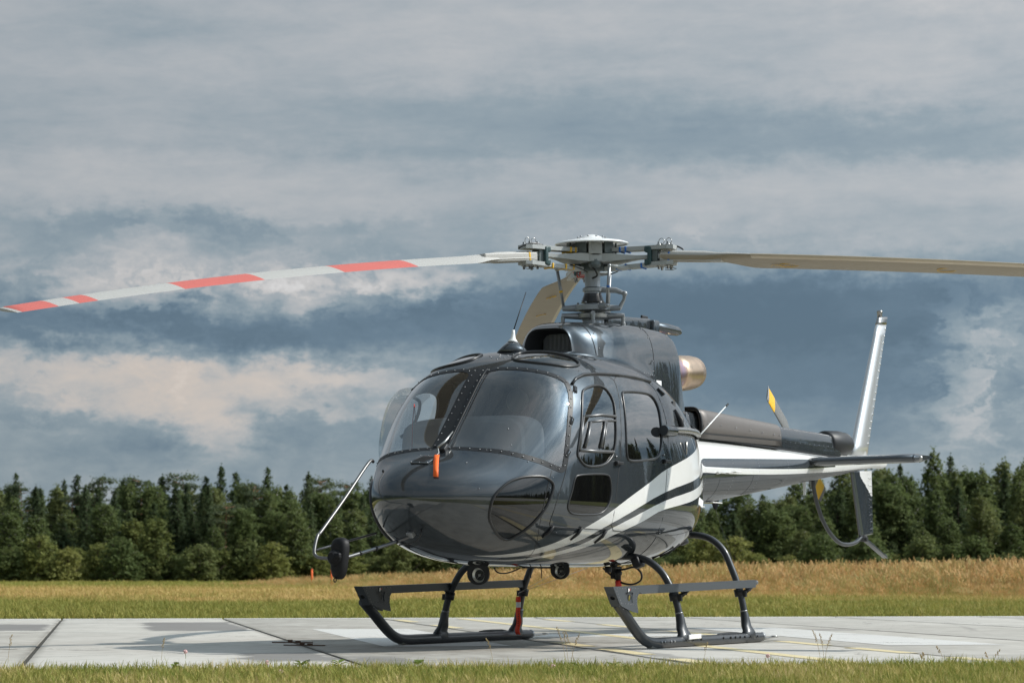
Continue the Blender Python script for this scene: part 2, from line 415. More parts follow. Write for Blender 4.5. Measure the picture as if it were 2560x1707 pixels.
mb.add(vs, [(j * nx_ + i, j * nx_ + i + 1, (j + 1) * nx_ + i + 1, (j + 1) * nx_ + i) for j in range(len(gy) - 1) for i in range(nx_ - 1)], 0, True)
tag(mb.build('meadow_ground', 'meadow'), kind='structure')

# ---- concrete helipad laid in slabs
PB = Vector((.986, .168, 0)); PQ = Vector((-.168, .986, 0)); PO = Vector((0, 20, 0))
def pad(p, q, z=0.0): return PO + PB * p + PQ * q + Vector((0, 0, z))
m = pmat('concrete', (.4, .4, .38), .85); t_ = m.node_tree; b = t_.nodes['Principled BSDF']; b.inputs['Specular IOR Level'].default_value = .25
g, x, y, z = pos_nodes(t_)
pp = x * .986 + (y - 20.0) * .168; qq = x * -.168 + (y - 20.0) * .986
oi = t_.nodes.new('ShaderNodeObjectInfo'); rnd = X(t_, oi.outputs['Random'])
big = noise(t_, vec(t_, pp * .45, qq * .45, 1.0), 1.0, 6, .62, .5)
mid = noise(t_, vec(t_, pp * 2.3, qq * 1.1, 4.0), 1.0, 7, .65, .3)
grain = noise(t_, g.outputs['Position'], 70.0, 4, .7)
broom = noise(t_, vec(t_, pp * 2.0, qq * 42.0, 4.0), 1.0, 3, .6)
cell = t_.nodes.new('ShaderNodeTexVoronoi'); t_.links.new(vec(t_, pp * 7.0, qq * 5.0, 0.0), cell.inputs['Vector']); cell.inputs['Scale'].default_value = 1.0
v = big * .40 + mid * .32 + grain * .20 + broom * .14 + X(t_, cell.outputs['Distance']) * .12 + rnd * .20 - .18
tyre = noise(t_, vec(t_, pp * 1.6 - qq * .5, qq * .16, 21.0), 1.0, 5, .6, .4)
c = ramp(t_, v, [(0.30, (.20, .186, .163)), (.43, (.325, .308, .275)), (.53, (.39, .371, .336)), (.68, (.475, .455, .415))])
ck = t_.nodes.new('ShaderNodeTexVoronoi'); ck.feature = 'DISTANCE_TO_EDGE'; ck.inputs['Scale'].default_value = 1.0
t_.links.new(vec(t_, pp * .55 + mid * .6, qq * .42 + grain * .10 + mid * .5, 3.0), ck.inputs['Vector'])
crack = (1.0 - X(t_, ck.outputs['Distance']).sm(.002, .010)) * big.sm(.50, .60)
c = mixc(t_, crack * .7, c, (.07, .065, .055))
oil = noise(t_, vec(t_, pp * 1.9, qq * 1.3, 61.0), 1.0, 4, .55, .2)
c = mixc(t_, oil.sm(.66, .76) * .55, c, (.10, .095, .085))
# rubber and oil marks, worn broomed patches beside the joints
drag = noise(t_, vec(t_, pp * .22 + qq * .05, qq * 1.7, 8.0), 1.0, 6, .6, .7)
c = mixc(t_, drag.sm(.56, .72) * .50, c, (.15, .142, .13))
c = mixc(t_, tyre.sm(.60, .72) * .35, c, (.13, .125, .115))
jd = (pp - .345) / 2.08; jf = (jd - jd.f('FLOOR') - .5).f('ABSOLUTE'); c = mixc(t_, jf.sm(.455, .498) * (mid.sm(.35, .65) * .6 + .15), c, (.12, .112, .095))
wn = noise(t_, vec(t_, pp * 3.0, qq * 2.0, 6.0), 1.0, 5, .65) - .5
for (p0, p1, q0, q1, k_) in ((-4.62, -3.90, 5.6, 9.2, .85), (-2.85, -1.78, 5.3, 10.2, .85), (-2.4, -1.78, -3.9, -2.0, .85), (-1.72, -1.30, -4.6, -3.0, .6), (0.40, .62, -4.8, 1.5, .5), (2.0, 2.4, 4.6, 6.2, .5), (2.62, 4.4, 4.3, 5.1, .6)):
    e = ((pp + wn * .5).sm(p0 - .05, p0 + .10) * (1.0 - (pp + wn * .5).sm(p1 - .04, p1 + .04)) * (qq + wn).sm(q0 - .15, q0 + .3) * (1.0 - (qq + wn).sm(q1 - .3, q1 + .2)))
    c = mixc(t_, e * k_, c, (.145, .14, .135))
t_.links.new(c, b.inputs['Base Color'])
bn = t_.nodes.new('ShaderNodeBump'); bn.inputs['Strength'].default_value = .35; bn.inputs['Distance'].default_value = .003
t_.links.new((broom * .6 + grain * .6).k, bn.inputs['Height']); t_.links.new(bn.outputs[0], b.inputs['Normal'])
pmat('joint_soil', (.040, .037, .029), .95, var=.5, vscale=6)
pad_e = empty('helipad'); tag(pad_e, kind='structure')
mb = MB(); mb.add([pad(-15, -5.1, -.009), pad(15, -5.1, -.009), pad(15, 12.30, -.009), pad(-15, 12.30, -.009)], [(0, 1, 2, 3)], 0, False)
mb.build('joint_bed', 'joint_soil', pad_e)
ps = [.345 + 2.08 * k for k in range(-7, 7)]; qs = [-4.95, -.13, 5.13, 12.30]
for j in range(3):
    d = qs[j + 1] - qs[j]
    me = MB().box((0, 0, -.05), (2.08 - .034, d - .028, .1), None, 0, .004).mesh('concrete_slab', 'concrete')
    for i in range(len(ps) - 1):
        o = link('concrete_slab', me, pad_e); o.location = pad((ps[i] + ps[i + 1]) / 2, (qs[j] + qs[j + 1]) / 2, random.uniform(-.0012, .0)); o.rotation_euler = (0, 0, math.atan2(.168, .986))
pmat('kerb', (.56, .55, .52), .8, var=.12, vscale=2)
kmb = MB().box((0, 0, -.03), (2.06, .16, .12), None, 0, .012).mesh('kerb_stone', 'kerb')
for i in range(len(ps) - 1):
    o = link('kerb_stone', kmb, pad_e); o.location = pad((ps[i] + ps[i + 1]) / 2, 12.40, -.022); o.rotation_euler = (0, 0, math.atan2(.168, .986))
# painted markings, worn
def worn(name, col, lo, hi):
    m = pmat(name, col, .7); t_ = m.node_tree; b = t_.nodes['Principled BSDF']
    g, x, y, z = pos_nodes(t_)
    n = noise(t_, vec(t_, x * 2.0, y * 2.0, 3.0), 1.0, 8, .7, .2); gr = noise(t_, g.outputs['Position'], 45, 4, .7)
    tr = t_.nodes.new('ShaderNodeBsdfTransparent'); mx = t_.nodes.new('ShaderNodeMixShader')
    t_.links.new((n * .6 + gr * .4).sm(lo, hi).k, mx.inputs[0]); t_.links.new(b.outputs[0], mx.inputs[1]); t_.links.new(tr.outputs[0], mx.inputs[2])
    t_.links.new(mx.outputs[0], t_.nodes['Material Output'].inputs[0])
    c = mixc(t_, n, tuple(v * .62 for v in col), col); t_.links.new(c, b.inputs['Base Color'])
worn('white_marking', (.66, .65, .62), .52, .70); worn('yellow_marking', (.72, .61, .36), .52, .68)
def mark(name, p0, p1, q0, q1, mt, z):
    mb = MB(); n = max(2, int((q1 - q0) / .5)); vs = []; fs = []
    for k in range(n + 1):
        q = q0 + (q1 - q0) * k / n; vs += [pad(p0, q, z), pad(p1, q, z)]
        if k: fs.append((2 * k - 2, 2 * k - 1, 2 * k + 1, 2 * k))
    return mb.add(vs, fs, 0, False).build(name, mt, pad_e)
mark('white_bar', -1.13, -.11, -.65, 5.9, 'white_marking', .0010)
mark('white_bar', 2.9, 3.9, -.95, 5.85, 'white_marking', .0010)
mark('white_bar', -.107, 2.897, 2.25, 3.2, 'white_marking', .0010)
for p0 in (.38, 2.32):
    for (a, bq) in ((29.9, 31.6), (26.2, 28.0), (22.7, 24.4), (19.1, 20.4), (17.0, 18.4), (15.3, 16.1)):
        mark('yellow_dash', p0, p0 + .15, (a - 20) * .986, (bq - 20) * .986, 'yellow_marking', .0022)
mark('yellow_line', 1.31, 1.46, -4.9, 12.2, 'yellow_marking', .0022)
# apron on the near side of the grass strip (behind the photographer)
mb = MB(); av = []; af = []
mb.add([pad(-60, -80, -.02), pad(60, -80, -.02), pad(60, -9.2, -.02), pad(-60, -9.2, -.02)], [(0, 1, 2, 3)], 0, False)
tag(mb.build('apron', 'concrete'), kind='structure')

# rusty tie-down irons lying on the pad
pmat('rust', (.10, .055, .035), .8, .3, var=.4, vscale=40)
for i, (a, bq, lb) in enumerate((((-1.98, 20.25), (-1.66, 20.14), 'rusty flat iron with a bolt on the pad, the farther of two'), ((-1.80, 19.42), (-1.50, 19.29), 'rusty flat iron with a bolt on the pad, the nearer of two'))):
    a = Vector((*a, .02)); bq = Vector((*bq, .02)); mid_ = (a + bq) / 2; ang = math.atan2((bq - a).y, (bq - a).x)
    e = empty('tie_down_iron', (mid_.x, mid_.y, 0), ang); tag(e, lb, 'tie-down', 'rusty irons on the pad')
    MB().box((0, 0, .006), (.36, .03, .008)).build('strip', 'rust', e)
    MB().box((.05, .0, .014), (.04, .022, .012)).build('clip', 'rust', e)
    MB().box((-.02, 0, .018), (.03, .03, .02)).build('bolt', 'rust', e)

# ---- grass: tufts scattered as instances, each field one object
def gmat(name, stops, loc_scale=.25, h0=None):
    m = pmat(name, (.1, .12, .03), .65); t_ = m.node_tree; b = t_.nodes['Principled BSDF']; b.inputs['Specular IOR Level'].default_value = .18
    oi = t_.nodes.new('ShaderNodeObjectInfo'); s_ = t_.nodes.new('ShaderNodeSeparateXYZ'); t_.links.new(oi.outputs['Location'], s_.inputs[0])
    n = noise(t_, vec(t_, X(t_, s_.outputs[0]) * loc_scale, X(t_, s_.outputs[1]) * loc_scale * .6, 1.0), 1.0, 4, .6, .3)
    f = (X(t_, oi.outputs['Random']) * .75 + (n - .5) * 1.3 + .12).clamp()
    if h0 == 'field':
        f = (X(t_, oi.outputs['Random']) * .55 - .08 + field_tone(t_, X(t_, s_.outputs[0]), X(t_, s_.outputs[1])) * .75).clamp()
    c = ramp(t_, f, stops)
    if isinstance(h0, (int, float)):
        g = t_.nodes.new('ShaderNodeTexCoord'); sz = t_.nodes.new('ShaderNodeSeparateXYZ'); t_.links.new(g.outputs['Object'], sz.inputs[0])
        c = mixc(t_, X(t_, sz.outputs[2]).sm(h0 * .55, h0) * .5, c, (.58, .40, .19))
    t_.links.new(c, b.inputs['Base Color'])
    tl = t_.nodes.new('ShaderNodeBsdfTranslucent'); t_.links.new(c, tl.inputs[0])
    mx = t_.nodes.new('ShaderNodeMixShader'); mx.inputs[0].default_value = .35
    t_.links.new(b.outputs[0], mx.inputs[1]); t_.links.new(tl.outputs[0], mx.inputs[2]); t_.links.new(mx.outputs[0], t_.nodes['Material Output'].inputs[0])
gmat('lawn_near', [(0, (.165, .205, .038)), (.40, (.275, .285, .064)), (.70, (.44, .37, .12)), (1, (.64, .50, .26))], .9)
gmat('lawn_far', [(0, (.225, .235, .052)), (.33, (.31, .295, .074)), (.62, (.46, .345, .12)), (1, (.58, .40, .17))], .25, 'field')
gmat('tall_grass', [(0, (.24, .28, .075)), (.34, (.38, .33, .12)), (.56, (.57, .32, .13)), (1, (.58, .41, .19))], .07, 1.0)
gmat('weed_leaf', [(0, (.10, .16, .03)), (1, (.16, .21, .05))])
pmat('clover_pink', (.62, .40, .38), .8); pmat('dandelion', (.75, .5, .03), .7); pmat('white_flower', (.75, .75, .7), .8)
def blade(mb, x, y, h, w, a, lean, mi=0, seg=3):
    d = Vector((math.cos(a), math.sin(a), 0)); sd_ = Vector((-d.y, d.x, 0)); k = len(mb.v); N = seg
    for i in range(N):
        t_ = i / N; p = Vector((x, y, 0)) + d * (lean * t_ * t_) + Vector((0, 0, h * t_ * (1 - .12 * t_)))
        ww = w * (1 - t_ * .75); mb.v += [tuple(p - sd_ * ww), tuple(p + sd_ * ww)]
    p = Vector((x, y, 0)) + d * lean + Vector((0, 0, h * .88)); mb.v.append(tuple(p))
    for i in range(N - 1):
        mb.f.append([k + 2 * i, k + 2 * i + 1, k + 2 * i + 3, k + 2 * i + 2]); mb.m.append(mi); mb.sm.append(True)
    mb.f.append([k + 2 * N - 2, k + 2 * N - 1, k + 2 * N]); mb.m.append(mi); mb.sm.append(True)
def tufts(name, mt, nvar, nb, spread, h, w, lean, extra=None):
    out = []
    for v in range(nvar):
        mb = MB()
        for _ in range(nb):
            r = spread * math.sqrt(random.random()); a = random.uniform(0, 6.28)
            blade(mb, r * math.cos(a), r * math.sin(a), random.uniform(*h), random.uniform(*w), random.uniform(0, 6.28), random.uniform(*lean))
        if extra: extra(mb)
        out.append(bpy.data.objects.new(name, mb.mesh(name, mt)))
    return out
def scatter(name, objs, P, scl, tilt=.15):
    col_ = bpy.data.collections.new(name + '_source')
    for o in objs: col_.objects.link(o)
    n = len(P); me = bpy.data.meshes.new(name); me.vertices.add(n); me.vertices.foreach_set('co', np.asarray(P, np.float32).ravel())
    at = me.attributes.new('rot', 'FLOAT_VECTOR', 'POINT'); r_ = np.column_stack([rng.normal(0, tilt, n), rng.normal(0, tilt, n), rng.uniform(0, 6.283, n)]).astype(np.float32); at.data.foreach_set('vector', r_.ravel())
    at = me.attributes.new('scl', 'FLOAT', 'POINT'); at.data.foreach_set('value', np.asarray(scl, np.float32))
    at = me.attributes.new('pick', 'INT', 'POINT'); at.data.foreach_set('value', rng.integers(0, len(objs), n).astype(np.int32))
    o = link(name, me)
    ng = bpy.data.node_groups.new(name, 'GeometryNodeTree'); ng.is_modifier = True
    ng.interface.new_socket('Geometry', in_out='INPUT', socket_type='NodeSocketGeometry'); ng.interface.new_socket('Geometry', in_out='OUTPUT', socket_type='NodeSocketGeometry')
    N = ng.nodes; gi = N.new('NodeGroupInput'); go = N.new('NodeGroupOutput')
    ci = N.new('GeometryNodeCollectionInfo'); ci.inputs['Collection'].default_value = col_; ci.inputs['Separate Children'].default_value = True; ci.inputs['Reset Children'].default_value = True
    ip = N.new('GeometryNodeInstanceOnPoints'); ip.inputs['Pick Instance'].default_value = True
    def attr(nm, ty):
        a = N.new('GeometryNodeInputNamedAttribute'); a.data_type = ty; a.inputs['Name'].default_value = nm; return a.outputs['Attribute']
    L = ng.links.new
    L(gi.outputs[0], ip.inputs['Points']); L(ci.outputs[0], ip.inputs['Instance']); L(attr('pick', 'INT'), ip.inputs['Instance Index'])
    L(attr('rot', 'FLOAT_VECTOR'), ip.inputs['Rotation']); L(attr('scl', 'FLOAT'), ip.inputs['Scale']); L(ip.outputs[0], go.inputs[0])
    md = o.modifiers.new('scatter', 'NODES'); md.node_group = ng
    tag(o, kind='stuff'); return o
def pts(n, fx):
    out = []
    while len(out) < n:
        p = fx()
        if p: out.append(p)
    return out
near = tufts('grass_tuft', 'lawn_near', 7, 10, .05, (.035, .095), (.0022, .0042), (.01, .06))
def f():
    q = random.uniform(-9.3, -4.72); p = random.uniform(-6.5, 6.5)
    edge = -4.98 + .06 * math.sin(p * 7) + .04 * math.sin(p * 17)
    if q > edge and random.random() < .8: return None
    v = pad(p, q, -.045)
    return (v.x, v.y, v.z) if v.y > 10.2 else None
P = pts(34000, f)
tag(scatter('grass', near, P, rng.uniform(.65, 1.35, len(P))), 'short green grass along the near edge of the pad', 'grass')
lawn = tufts('grass_tuft', 'lawn_far', 6, 16, .12, (.05, .13), (.005, .009), (.02, .09))
def f():
    y_ = 32 + 31 * random.random() ** 1.25; x_ = random.uniform(-1, 1) * (y_ * .28 + 2.5)
    q = -x_ * .168 + (y_ - 20) * .986
    return (x_, y_, -.055) if q > 12.50 else None
P = pts(66000, f); sc = rng.uniform(.5, 1.3, len(P)) * np.array([.75 + .5 * (math.sin(p[0] * 1.7 + 2 * math.sin(p[1] * .9)) * .5 + .5) for p in P])
lawn2 = tufts('grass_tuft', 'lawn_far', 5, 18, .34, (.05, .15), (.009, .016), (.02, .12))
tag(scatter('grass', lawn, P, sc), 'mown grass just beyond the far edge of the pad', 'grass')
def f():
    y_ = 60 + 190 * random.random() ** 1.6; return (random.uniform(-1, 1) * (y_ * .29 + 3), y_, -.055)
P = pts(46000, f)
tag(scatter('grass', lawn2, P, np.array([random.uniform(.7, 1.2) * (1 + max(0, p[1] - 60) / 150) for p in P])), 'mown meadow grass with dry yellow bands farther out', 'grass')
def heads(mb):
    for _ in range(7):
        a = random.uniform(0, 6.28); x_, y_ = random.uniform(-.16, .16), random.uniform(-.16, .16); h = random.uniform(.75, 1.12); ln = random.uniform(.05, .28)
        d = Vector((math.cos(a), math.sin(a), 0))
        blade(mb, x_, y_, h, .004, a, ln, 0, 3)
        tip = Vector((x_, y_, 0)) + d * ln + Vector((0, 0, h * .88))
        for k in range(5):
            q = tip + d * (.02 * k) + Vector((random.uniform(-.02, .02), random.uniform(-.02, .02), .035 * k - .06)); s_ = .022
            mb.add([q + Vector((-s_, 0, 0)), q + Vector((0, s_ * .6, s_ * 1.6)), q + Vector((s_, 0, 0)), q + Vector((0, -s_ * .6, -s_ * 1.2))], [(0, 1, 2, 3)], 0, True)
tall = tufts('tall_grass_tuft', 'tall_grass', 7, 12, .22, (.30, .80), (.005, .009), (.06, .34), heads)
A_, B_ = Vector((17, 60, 0)), Vector((-17, 160, 0)); dAB = B_ - A_; nAB = Vector((-dAB.y, dAB.x, 0)).normalized(); nAB = nAB if nAB.x > 0 else -nAB
def f():
    t_ = random.random() ** 1.5; d = 24 * random.random() ** 1.5 - 5.0
    v = A_ + dAB * (t_ * 1.0) + nAB * d + nAB * (1.2 * math.sin(t_ * 40) + .5 * math.sin(t_ * 131))
    if v.x < -.25 * v.y or v.x > .26 * v.y + 3: return None
    if d < 0 and random.random() < -d / 6.5: return None
    TS[(round(v.x, 4), round(v.y, 4))] = .30 + .70 * min(1, max(0, (d + 5) / 6.5)) ** 1.3
    return (v.x, v.y, -.05)
TS = {}
P = pts(21000, f)
tag(scatter('tall_grass', tall, P, np.array([TS[(round(p[0], 4), round(p[1], 4))] * random.uniform(.70, 1.18) * (1.0 if p[1] < 110 else max(.55, 1 - (p[1] - 110) / 110)) for p in P])), 'tall dry orange and straw coloured grass below the forest', 'grass')

# a few single plants at the near edge that one can pick out
def stalk(x, y, h, n, lb, kind):
    e = empty('grass_stalk' if kind == 'seed' else ('clover' if kind == 'clover' else 'leafy_weed'), (x, y, -.045)); 
    if kind == 'seed':
        mb = MB(); hd = MB()
        for k in range(n):
            a = random.uniform(-.5, 3.6); ln = random.uniform(.02, .07); hh = h * random.uniform(.75, 1)
            d = Vector((math.cos(a), math.sin(a) * .4, 0)); base = Vector((random.uniform(-.03, .03), random.uniform(-.02, .02), 0))
            pp_ = [base + d * (ln * t_ * t_) + Vector((0, 0, hh * t_)) for t_ in np.linspace(0, 1, 7)]
            mb.tube(pp_, [.0012] * 7, 5)
            for q in range(14):
                t_ = .70 + .30 * q / 13; c_ = base + d * (ln * t_ * t_) + Vector((0, 0, hh * t_)); w_ = .0045 * (1.25 - t_) * 3
                hd.ball(c_ + Vector((random.uniform(-w_, w_) * 1.3, random.uniform(-w_, w_), 0)), .0026, 0, 1, (1, 1, 2.2))
        mb.build('stem', 'stalk', e); tag(hd.build('seed_head', 'stalk', e), kind='stuff')
    elif kind == 'clover':
        mb = MB().tube([(0, 0, 0), (.004, 0, h * .6), (.0, 0, h)], .0016, 5); mb.build('stem', 'weed_leaf', e)
        hd = MB()
        for _ in range(26):
            v = Vector((random.gauss(0, 1), random.gauss(0, 1), random.gauss(0, 1))).normalized() * .011; hd.ball(Vector((0, 0, h)) + v, .005, 0, 1)
        hd.build('flower_head', 'clover_pink', e)
    else:
        for _ in range(n):
            a = random.uniform(0, 6.28); ln = random.uniform(.035, .06); z0 = random.uniform(.25 * h, h); d = Vector((math.cos(a), math.sin(a), 0)); sdv = Vector((-d.y, d.x, 0)); lf = MB()
            P_ = [(0, 0), (.3, .35), (.6, .42), (.85, .25), (1, 0)]
            vs = [Vector((0, 0, z0)) + d * (ln * t_) + sdv * (ln * w_ * s_) + Vector((0, 0, ln * (.75 * t_ - .35 * t_ * t_) + .1 * abs(s_) * ln)) for t_, w_ in P_ for s_ in (-1, 0, 1)]
            lf.add(vs, [(3 * i + j, 3 * i + j + 1, 3 * i + j + 4, 3 * i + j + 3) for i in range(4) for j in range(2)], 0, True); lf.build('leaf', 'weed_leaf', e)
        MB().tube([(0, 0, 0), (0, 0, h)], .002, 5).build('stem', 'weed_leaf', e)
    tag(e, lb, {'seed': 'grass stalk', 'clover': 'clover', 'weed': 'weed'}[kind], {'seed': 'tall grass stalks at the near pad edge', 'clover': 'clover heads in the near grass', 'weed': 'leafy weeds at the near pad edge'}[kind])
pmat('stalk', (.30, .22, .10), .8)
def gpt(u, v, z=0.0):                                     # photo pixel on the level ground
    P_ = math.atan((1443 - 853.5) / 6044); a, b_ = (u - 1280) / 6044, (853.5 - v) / 6044
    d = Vector((a, math.cos(P_) - math.sin(P_) * b_, math.sin(P_) + math.cos(P_) * b_)); return d * ((z - .54) / d.z)
for (u, v, h, n, kd, lb) in ((1425, 1652, .27, 4, 'seed', 'cluster of tall dry seed stalks in front of the gap between the skids'), (2052, 1650, .25, 3, 'seed', 'cluster of tall dry seed stalks in front of the right white bar'),
    (1752, 1650, .17, 1, 'seed', 'single bent dry stalk in front of the rear of the nearer skid'), (1245, 1655, .20, 1, 'seed', 'single dry stalk in front of the tail end of the far skid'), (2320, 1652, .11, 2, 'seed', 'short pair of dark seed stalks at the near pad edge, between two taller ones'), (2475, 1652, .12, 2, 'seed', 'dark seed stalks at the near pad edge, rightmost of all'),
    (27, 1655, .28, 1, 'seed', 'single green stalk at the near pad edge, leftmost of all'), (392, 1650, .19, 1, 'seed', 'single pale stalk standing before the dark rotor shadow'), (2365, 1650, .14, 1, 'seed', 'single dark stalk leaning at the near pad edge right of the white bar'),
    (455, 1668, .09, 9, 'weed', 'leafy weed at the pad edge below the rotor shadow'), (760, 1665, .10, 12, 'weed', 'broad leafy weed at the pad edge below the two rusty irons'), (855, 1660, .08, 9, 'weed', 'low leafy weed at the pad edge right of the rusty irons'), (1050, 1662, .08, 9, 'weed', 'low leafy weed in front of the toe of the far skid'), (1440, 1664, .07, 8, 'weed', 'low leafy weed at the foot of the tall seed stalks'), (1530, 1664, .08, 8, 'weed', 'low leafy weed right of the tall seed stalks'),
    (668, 1668, .075, 1, 'clover', 'pink clover head in the near grass, the one right above another'), (703, 1685, .06, 1, 'clover', 'pink clover head in the near grass, closest to the photographer'), (1382, 1676, .07, 1, 'clover', 'pink clover head in front of the gap between the skids'), (463, 1645, .09, 1, 'clover', 'reddish clover head just above the weed below the rotor shadow'), (1920, 1652, .08, 1, 'clover', 'reddish clover head before the yellow line on the right')):
    p = gpt(u, v); stalk(p.x, p.y - (.25 if kd == 'weed' else 0), h * (.8 if kd == 'weed' else 1), n, lb, kd)

# ---- trees
pmat('bark', (.075, .055, .042), .9, var=.3, vscale=4); pmat('birch_bark', (.42, .40, .37), .8, var=.3, vscale=5); pmat('pine_bark', (.20, .095, .05), .9, var=.3, vscale=4)
def leafmat(name, a, b_, cc):
    m = pmat(name, a, .7); t_ = m.node_tree; b = t_.nodes['Principled BSDF']; b.inputs['Specular IOR Level'].default_value = .15
    g = t_.nodes.new('ShaderNodeTexCoord'); n = noise(t_, g.outputs['Object'], .9, 4, .6); oi = t_.nodes.new('ShaderNodeObjectInfo')
    c = ramp(t_, (n * .8 + X(t_, oi.outputs['Random']) * .6 - .2).clamp(), [(0, a), (.5, b_), (1, cc)])
    t_.links.new(c, b.inputs['Base Color'])
    tl = t_.nodes.new('ShaderNodeBsdfTranslucent'); t_.links.new(c, tl.inputs[0]); mx = t_.nodes.new('ShaderNodeMixShader'); mx.inputs[0].default_value = .48
    t_.links.new(b.outputs[0], mx.inputs[1]); t_.links.new(tl.outputs[0], mx.inputs[2]); t_.links.new(mx.outputs[0], t_.nodes['Material Output'].inputs[0])
leafmat('spruce_needles', (0.0468, 0.0688, 0.033), (0.0688, 0.0963, 0.0413), (0.11, 0.1375, 0.0578))
leafmat('birch_leaves', (0.0799, 0.1113, 0.0388), (0.121, 0.1524, 0.0532), (0.1875, 0.1996, 0.075))
leafmat('pine_needles', (0.0715, 0.0944, 0.0515), (0.1001, 0.1258, 0.0658), (0.1358, 0.1544, 0.0786))
leafmat('willow_leaves', (0.0929, 0.1193, 0.0397), (0.1657, 0.1856, 0.0557), (0.2652, 0.2586, 0.0796))
def spray(mb, c, s, out):
    n = (Vector(out) + Vector((random.gauss(0, .6), random.gauss(0, .6), random.gauss(0, .6)))).normalized()
    u = n.orthogonal().normalized(); u = Matrix.Rotation(random.uniform(0, 6.28), 3, n) @ u; w = n.cross(u); c = Vector(c)
    mb.add([c - u * s, c + w * s * .55, c + u * s * 1.05, c - w * s * .55], [(0, 1, 2, 3)], 0, True)
def trunk_mesh(h, r, mt, lean=0, limbs=()):
    mb = MB(); pp_ = [Vector((lean * t_ * t_ * h, .02 * h * math.sin(3 * t_), h * t_)) for t_ in np.linspace(0, .96, 8)]
    mb.tube(pp_, [r * (1 - .93 * i / 7) + .01 for i in range(8)], 7)
    for (z, a, ln, up) in limbs:
        p = Vector((0, 0, z)); d = Vector((math.cos(a), math.sin(a), 0))
        mb.tube([p, p + d * ln * .5 + Vector((0, 0, up * .4)), p + d * ln + Vector((0, 0, up))], [r * .34, r * .2, .01], 5)
    return mb.mesh('trunk', mt)
def spruce(h, w):
    mb = MB(); z = .06 * h; limbs = []
    while z < h * .99:
        t_ = z / h; rad = w * (1 - t_) ** .70 * random.uniform(.72, 1.12) + .12; k_ = max(4, int(9 * (1 - t_) + 4))
        a0 = random.uniform(0, 6.28)
        for k in range(k_):
            a = a0 + 6.28 * k / k_ + random.uniform(-.2, .2); rr = rad * random.uniform(.65, 1.1); d = Vector((math.cos(a), math.sin(a), 0))
            if k % 3 == 0: limbs.append((z, a, rr * .8, -.12 * rr))
            nq = max(3, int(rr * 5))
            for q in range(nq):
                s_ = (q + .6) / nq; c_ = Vector((0, 0, z)) + d * rr * s_ + Vector((0, 0, -.30 * rr * s_ * s_ + .1 * rr * s_ + random.uniform(-.08, .08)))
                spray(mb, c_, random.uniform(.17, .30) * (1 - .35 * t_), d * .6 + Vector((0, 0, 1)))
                if random.random() < .6: spray(mb, c_ + Vector((random.uniform(-.15, .15), random.uniform(-.15, .15), -.18)), random.uniform(.14, .24), d + Vector((0, 0, .3)))
        z += random.uniform(.24, .40) * (1 - .35 * t_)
    for _ in range(8): spray(mb, (random.uniform(-.04, .04), random.uniform(-.04, .04), h + random.uniform(-.4, .15)), .13, (0, 0, .2))
    return mb.mesh('crown', 'spruce_needles'), trunk_mesh(h, .17, 'bark', 0, limbs[::3])
def broad(h, w, mt, bark, base=.12, slim=1.0, n=46):
    mb = MB(); limbs = []
    lobes = [(random.uniform(0, 6.28), random.uniform(.75, 1.2)) for _ in range(5)]
    for q in range(n):
        t_ = ((q + random.random()) / n) ** .92; z = h * (base + (.98 - base) * t_)
        prof = (min(1.0, (t_ + .12) / .30) ** .6) * (1 - max(0, t_ - .14) / .88) ** (.66 * slim)
        a = q * 2.4 + random.uniform(-.5, .5); lb = max(k_ * max(0, math.cos(a - c_)) for c_, k_ in lobes)
        ln = w * (prof * (.55 + .5 * lb) * random.uniform(.7, 1.1) + .06); d = Vector((math.cos(a), math.sin(a), 0)); up = random.uniform(.25, .8) * ln; z0 = z - up * .6
        if q % 3 == 0: limbs.append((max(.2, z0), a, ln * .8, up))
        m_ = max(8, int(26 * ln))
        for j in range(m_):
            s_ = random.random() ** .55; sag = -.30 * ln * s_ ** 3
            c_ = Vector((0, 0, z0)) + d * ln * s_ + Vector((0, 0, up * s_ + sag)); sp_ = .10 + .20 * ln * (1.15 - s_)
            c_ += Vector((random.gauss(0, sp_), random.gauss(0, sp_), random.gauss(0, sp_ * .75))); spray(mb, c_, random.uniform(.10, .22), d * .5 + Vector((0, 0, .7)))
    for _ in range(26):
        spray(mb, (random.gauss(0, .14), random.gauss(0, .14), h * random.uniform(.93, 1.04)), .11, (0, 0, 1))
    return mb.mesh('crown', mt), trunk_mesh(h, .13, bark, random.uniform(-.03, .03), limbs)
def pine(h, w):
    mb = MB(); limbs = []
    for _ in range(24):
        t_ = random.uniform(.52, 1.0); z = h * t_; a = random.uniform(0, 6.28); rr = w * random.uniform(.25, 1) * (1.15 - abs(t_ - .74) * 1.9)
        limbs.append((z - .3, a, rr, .35)); c0 = Vector((rr * math.cos(a), rr * math.sin(a), z)); r = random.uniform(.45, .85)
        for _ in range(75):
            v = Vector((random.gauss(0, 1), random.gauss(0, 1), random.gauss(0, .5))) * r * .55; spray(mb, c0 + v, random.uniform(.12, .2), v + Vector((0, 0, .6)))
    return mb.mesh('crown', 'pine_needles'), trunk_mesh(h, .17, 'pine_bark', random.uniform(-.02, .02), limbs)
SP = [spruce(12, 2.7), spruce(12, 2.3), spruce(12, 3.0), spruce(12, 2.1)]
BI = [broad(10, 2.3, 'birch_leaves', 'birch_bark', .05, .55, 150), broad(10, 2.0, 'birch_leaves', 'birch_bark', .04, .75, 140), broad(10, 2.7, 'birch_leaves', 'bark', .03, .45, 170), broad(10, 2.4, 'birch_leaves', 'birch_bark', .06, .62, 150)]
